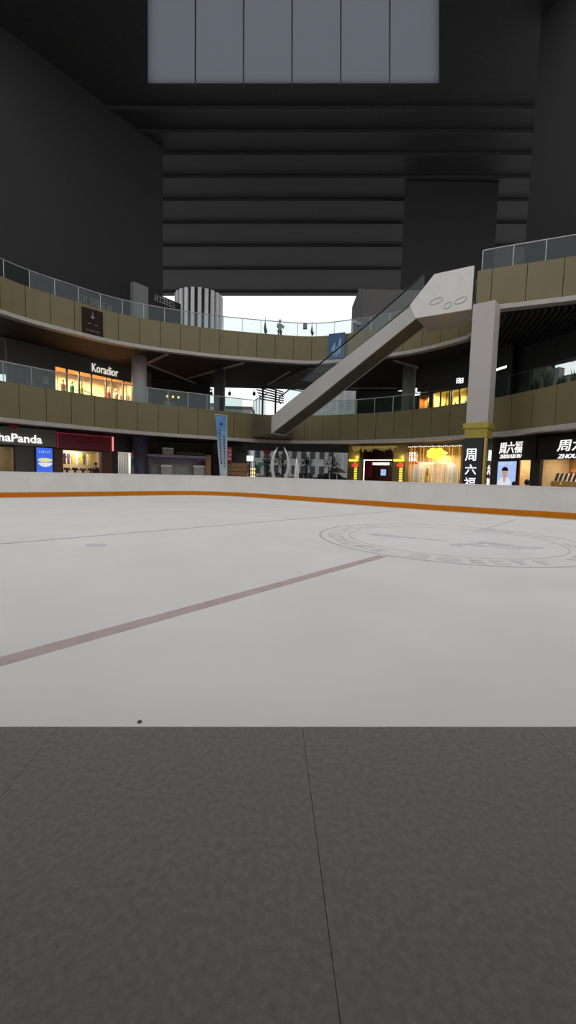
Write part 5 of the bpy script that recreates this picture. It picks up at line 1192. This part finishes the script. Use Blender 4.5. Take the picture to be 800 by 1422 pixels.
    dl = [v for v in bm.verts if (R.transposed() @ (v.co - hc_)).y < -.045 * k and v.co.z < hc_.z + .06 * k or v.co.z < hc_.z - .07 * k]
    bmesh.ops.delete(bm, geom=dl, context='VERTS'); obj('hair', bm, M['hair'], t, True)
    g = .016
    Jt = [pel, ab, ch, (0, .01, hp + .525)] + sh + el + wr; Et = [(0, 1), (1, 2), (2, 3), (2, 4), (2, 5), (4, 6), (5, 7), (6, 8), (7, 9)]
    bm = skinned([T(v) for v in Jt], Et, [r * k for r in (.15, .14, .155, .072, .082, .082, .06, .06, .045, .045)]); obj('jacket', bm, M[top], t, True)
    Jb = [(0, 0, hp + .04)] + hip + knee + [(a[0], a[1], a[2] + .03) for a in ank]; Eb = [(0, 1), (0, 2), (1, 3), (2, 4), (3, 5), (4, 6)]
    bm = skinned([T(v) for v in Jb], Eb, [r * k for r in (.145, .105, .105, .075, .075, .06, .06)]); obj('trousers', bm, M[bottom], t, True)
    for i in range(2):
        bm = skinned([T((ank[i][0], ank[i][1] + .03, .05)), T(ank[i]), T(toe[i])][::1], [(0, 1), (0, 2)], [.052 * k, .045 * k, .04 * k], 1)
        bm.verts.ensure_lookup_table(); obj('shoe', bm, M['black'], t, True)
    return t
s_ = ring3.spx(390, 12); p, tg, nn = ring3.at(s_)
q = p - nn * .6; person('person in pale grey top standing at the upper balcony railing', (q.x, q.y, 11.35), .6, 'greycloth', 'navycloth', 'hold', 1.72)
# raised kerb the person stands on
bm = BM(); ring3.solid(bm, ring3.spx(300, 12), ring3.spx(480, 12), -1.6, -.27, 11.2, 11.35, .6); struct('floor_kerb', bm, M['slab'])
p = WA.W(WA.hit(133, 650, .9)[0], 0, .9); person('person in black standing in front of the clothes shop', (p.x, p.y, -.02), 2.6, 'blackcloth', 'blackcloth', 'stand', 1.68)
p = AY(714, 672, 16.8); person('person in black seated behind the boards, nearer the portrait screen', (p.x, p.y, -.02), 2.2, 'blackcloth', 'blackcloth', 'sit', 1.55)
pa = p
p = AY(732, 668, 16.3); person('person in black seated behind the boards, nearer the striped trays', (p.x, p.y, -.02), 2.4, 'blackcloth', 'navycloth', 'sit', 1.66)
mid = (pa + p) / 2
t = thing('bench', 'low bench behind the boards under the two seated people', 'bench', (mid.x, mid.y, -.02)); dv = (p - pa); dv.z = 0; dv.normalize(); nv = Vector((dv.y, -dv.x, 0))
def ob(bm, a0, a1, b0, b1, z0, z1):
    c = Vector((mid.x, mid.y, 0)); hexa(bm, [c + dv * a + nv * b + UP * z for z in (z0, z1) for a, b in ((a0, b0), (a1, b0), (a1, b1), (a0, b1))])
bm = BM(); ob(bm, -.75, .75, -.2, .2, .30, .34); obj('seat', bm, M['wood'], t)
for a in (-.6, .55): bm = BM(); ob(bm, a, a + .06, -.18, .18, -.02, .30); obj('leg', bm, M['dgrey'], t)

# ------------------------------------------------------------------ unseen slabs and wall added around the camera to shade the near ice
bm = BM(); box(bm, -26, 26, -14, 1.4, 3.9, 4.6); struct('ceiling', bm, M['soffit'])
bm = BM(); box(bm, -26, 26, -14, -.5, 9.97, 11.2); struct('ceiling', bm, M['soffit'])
bm = BM(); box(bm, -26, 26, -14.3, -14, 0, 18); struct('wall_front_shade', bm, M['dgrey'])

# ------------------------------------------------------------------ sky, camera, colour management
wd = bpy.data.worlds.new('overcast_sky'); SC.world = wd; wd.use_nodes = True; nt = wd.node_tree; nt.nodes.clear()
out = nd(nt, 'ShaderNodeOutputWorld'); bg = nd(nt, 'ShaderNodeBackground'); tc = nd(nt, 'ShaderNodeTexCoord'); no = nd(nt, 'ShaderNodeTexNoise'); rp = nd(nt, 'ShaderNodeValToRGB')
no.inputs['Scale'].default_value = 2.2; no.inputs['Detail'].default_value = 3
rp.color_ramp.elements[0].position = .35; rp.color_ramp.elements[0].color = (.93, .95, 1.0, 1); rp.color_ramp.elements[1].position = .65; rp.color_ramp.elements[1].color = (.98, .985, 1.0, 1)
nt.links.new(tc.outputs['Generated'], no.inputs['Vector']); nt.links.new(no.outputs['Fac'], rp.inputs['Fac']); nt.links.new(rp.outputs['Color'], bg.inputs['Color']); nt.links.new(bg.outputs[0], out.inputs['Surface'])
bg.inputs['Strength'].default_value = 1.15
cam = bpy.data.cameras.new('camera'); co = bpy.data.objects.new('camera', cam); COL.objects.link(co)
cam.sensor_fit = 'HORIZONTAL'; cam.sensor_width = 36; cam.lens = 36 * F / 800; cam.clip_start = .05; cam.clip_end = 500
co.matrix_world = Matrix.Translation((0, 0, H)) @ CAMR.to_4x4(); SC.camera = co
SC.view_settings.view_transform = 'Standard'; SC.view_settings.look = 'None'; SC.view_settings.exposure = 0; SC.view_settings.gamma = 1; SC.view_settings.use_curve_mapping = False
SC.cycles.use_denoising = True
SC.cycles.max_bounces = 8; SC.cycles.transparent_max_bounces = 16; SC.cycles.sample_clamp_indirect = 4
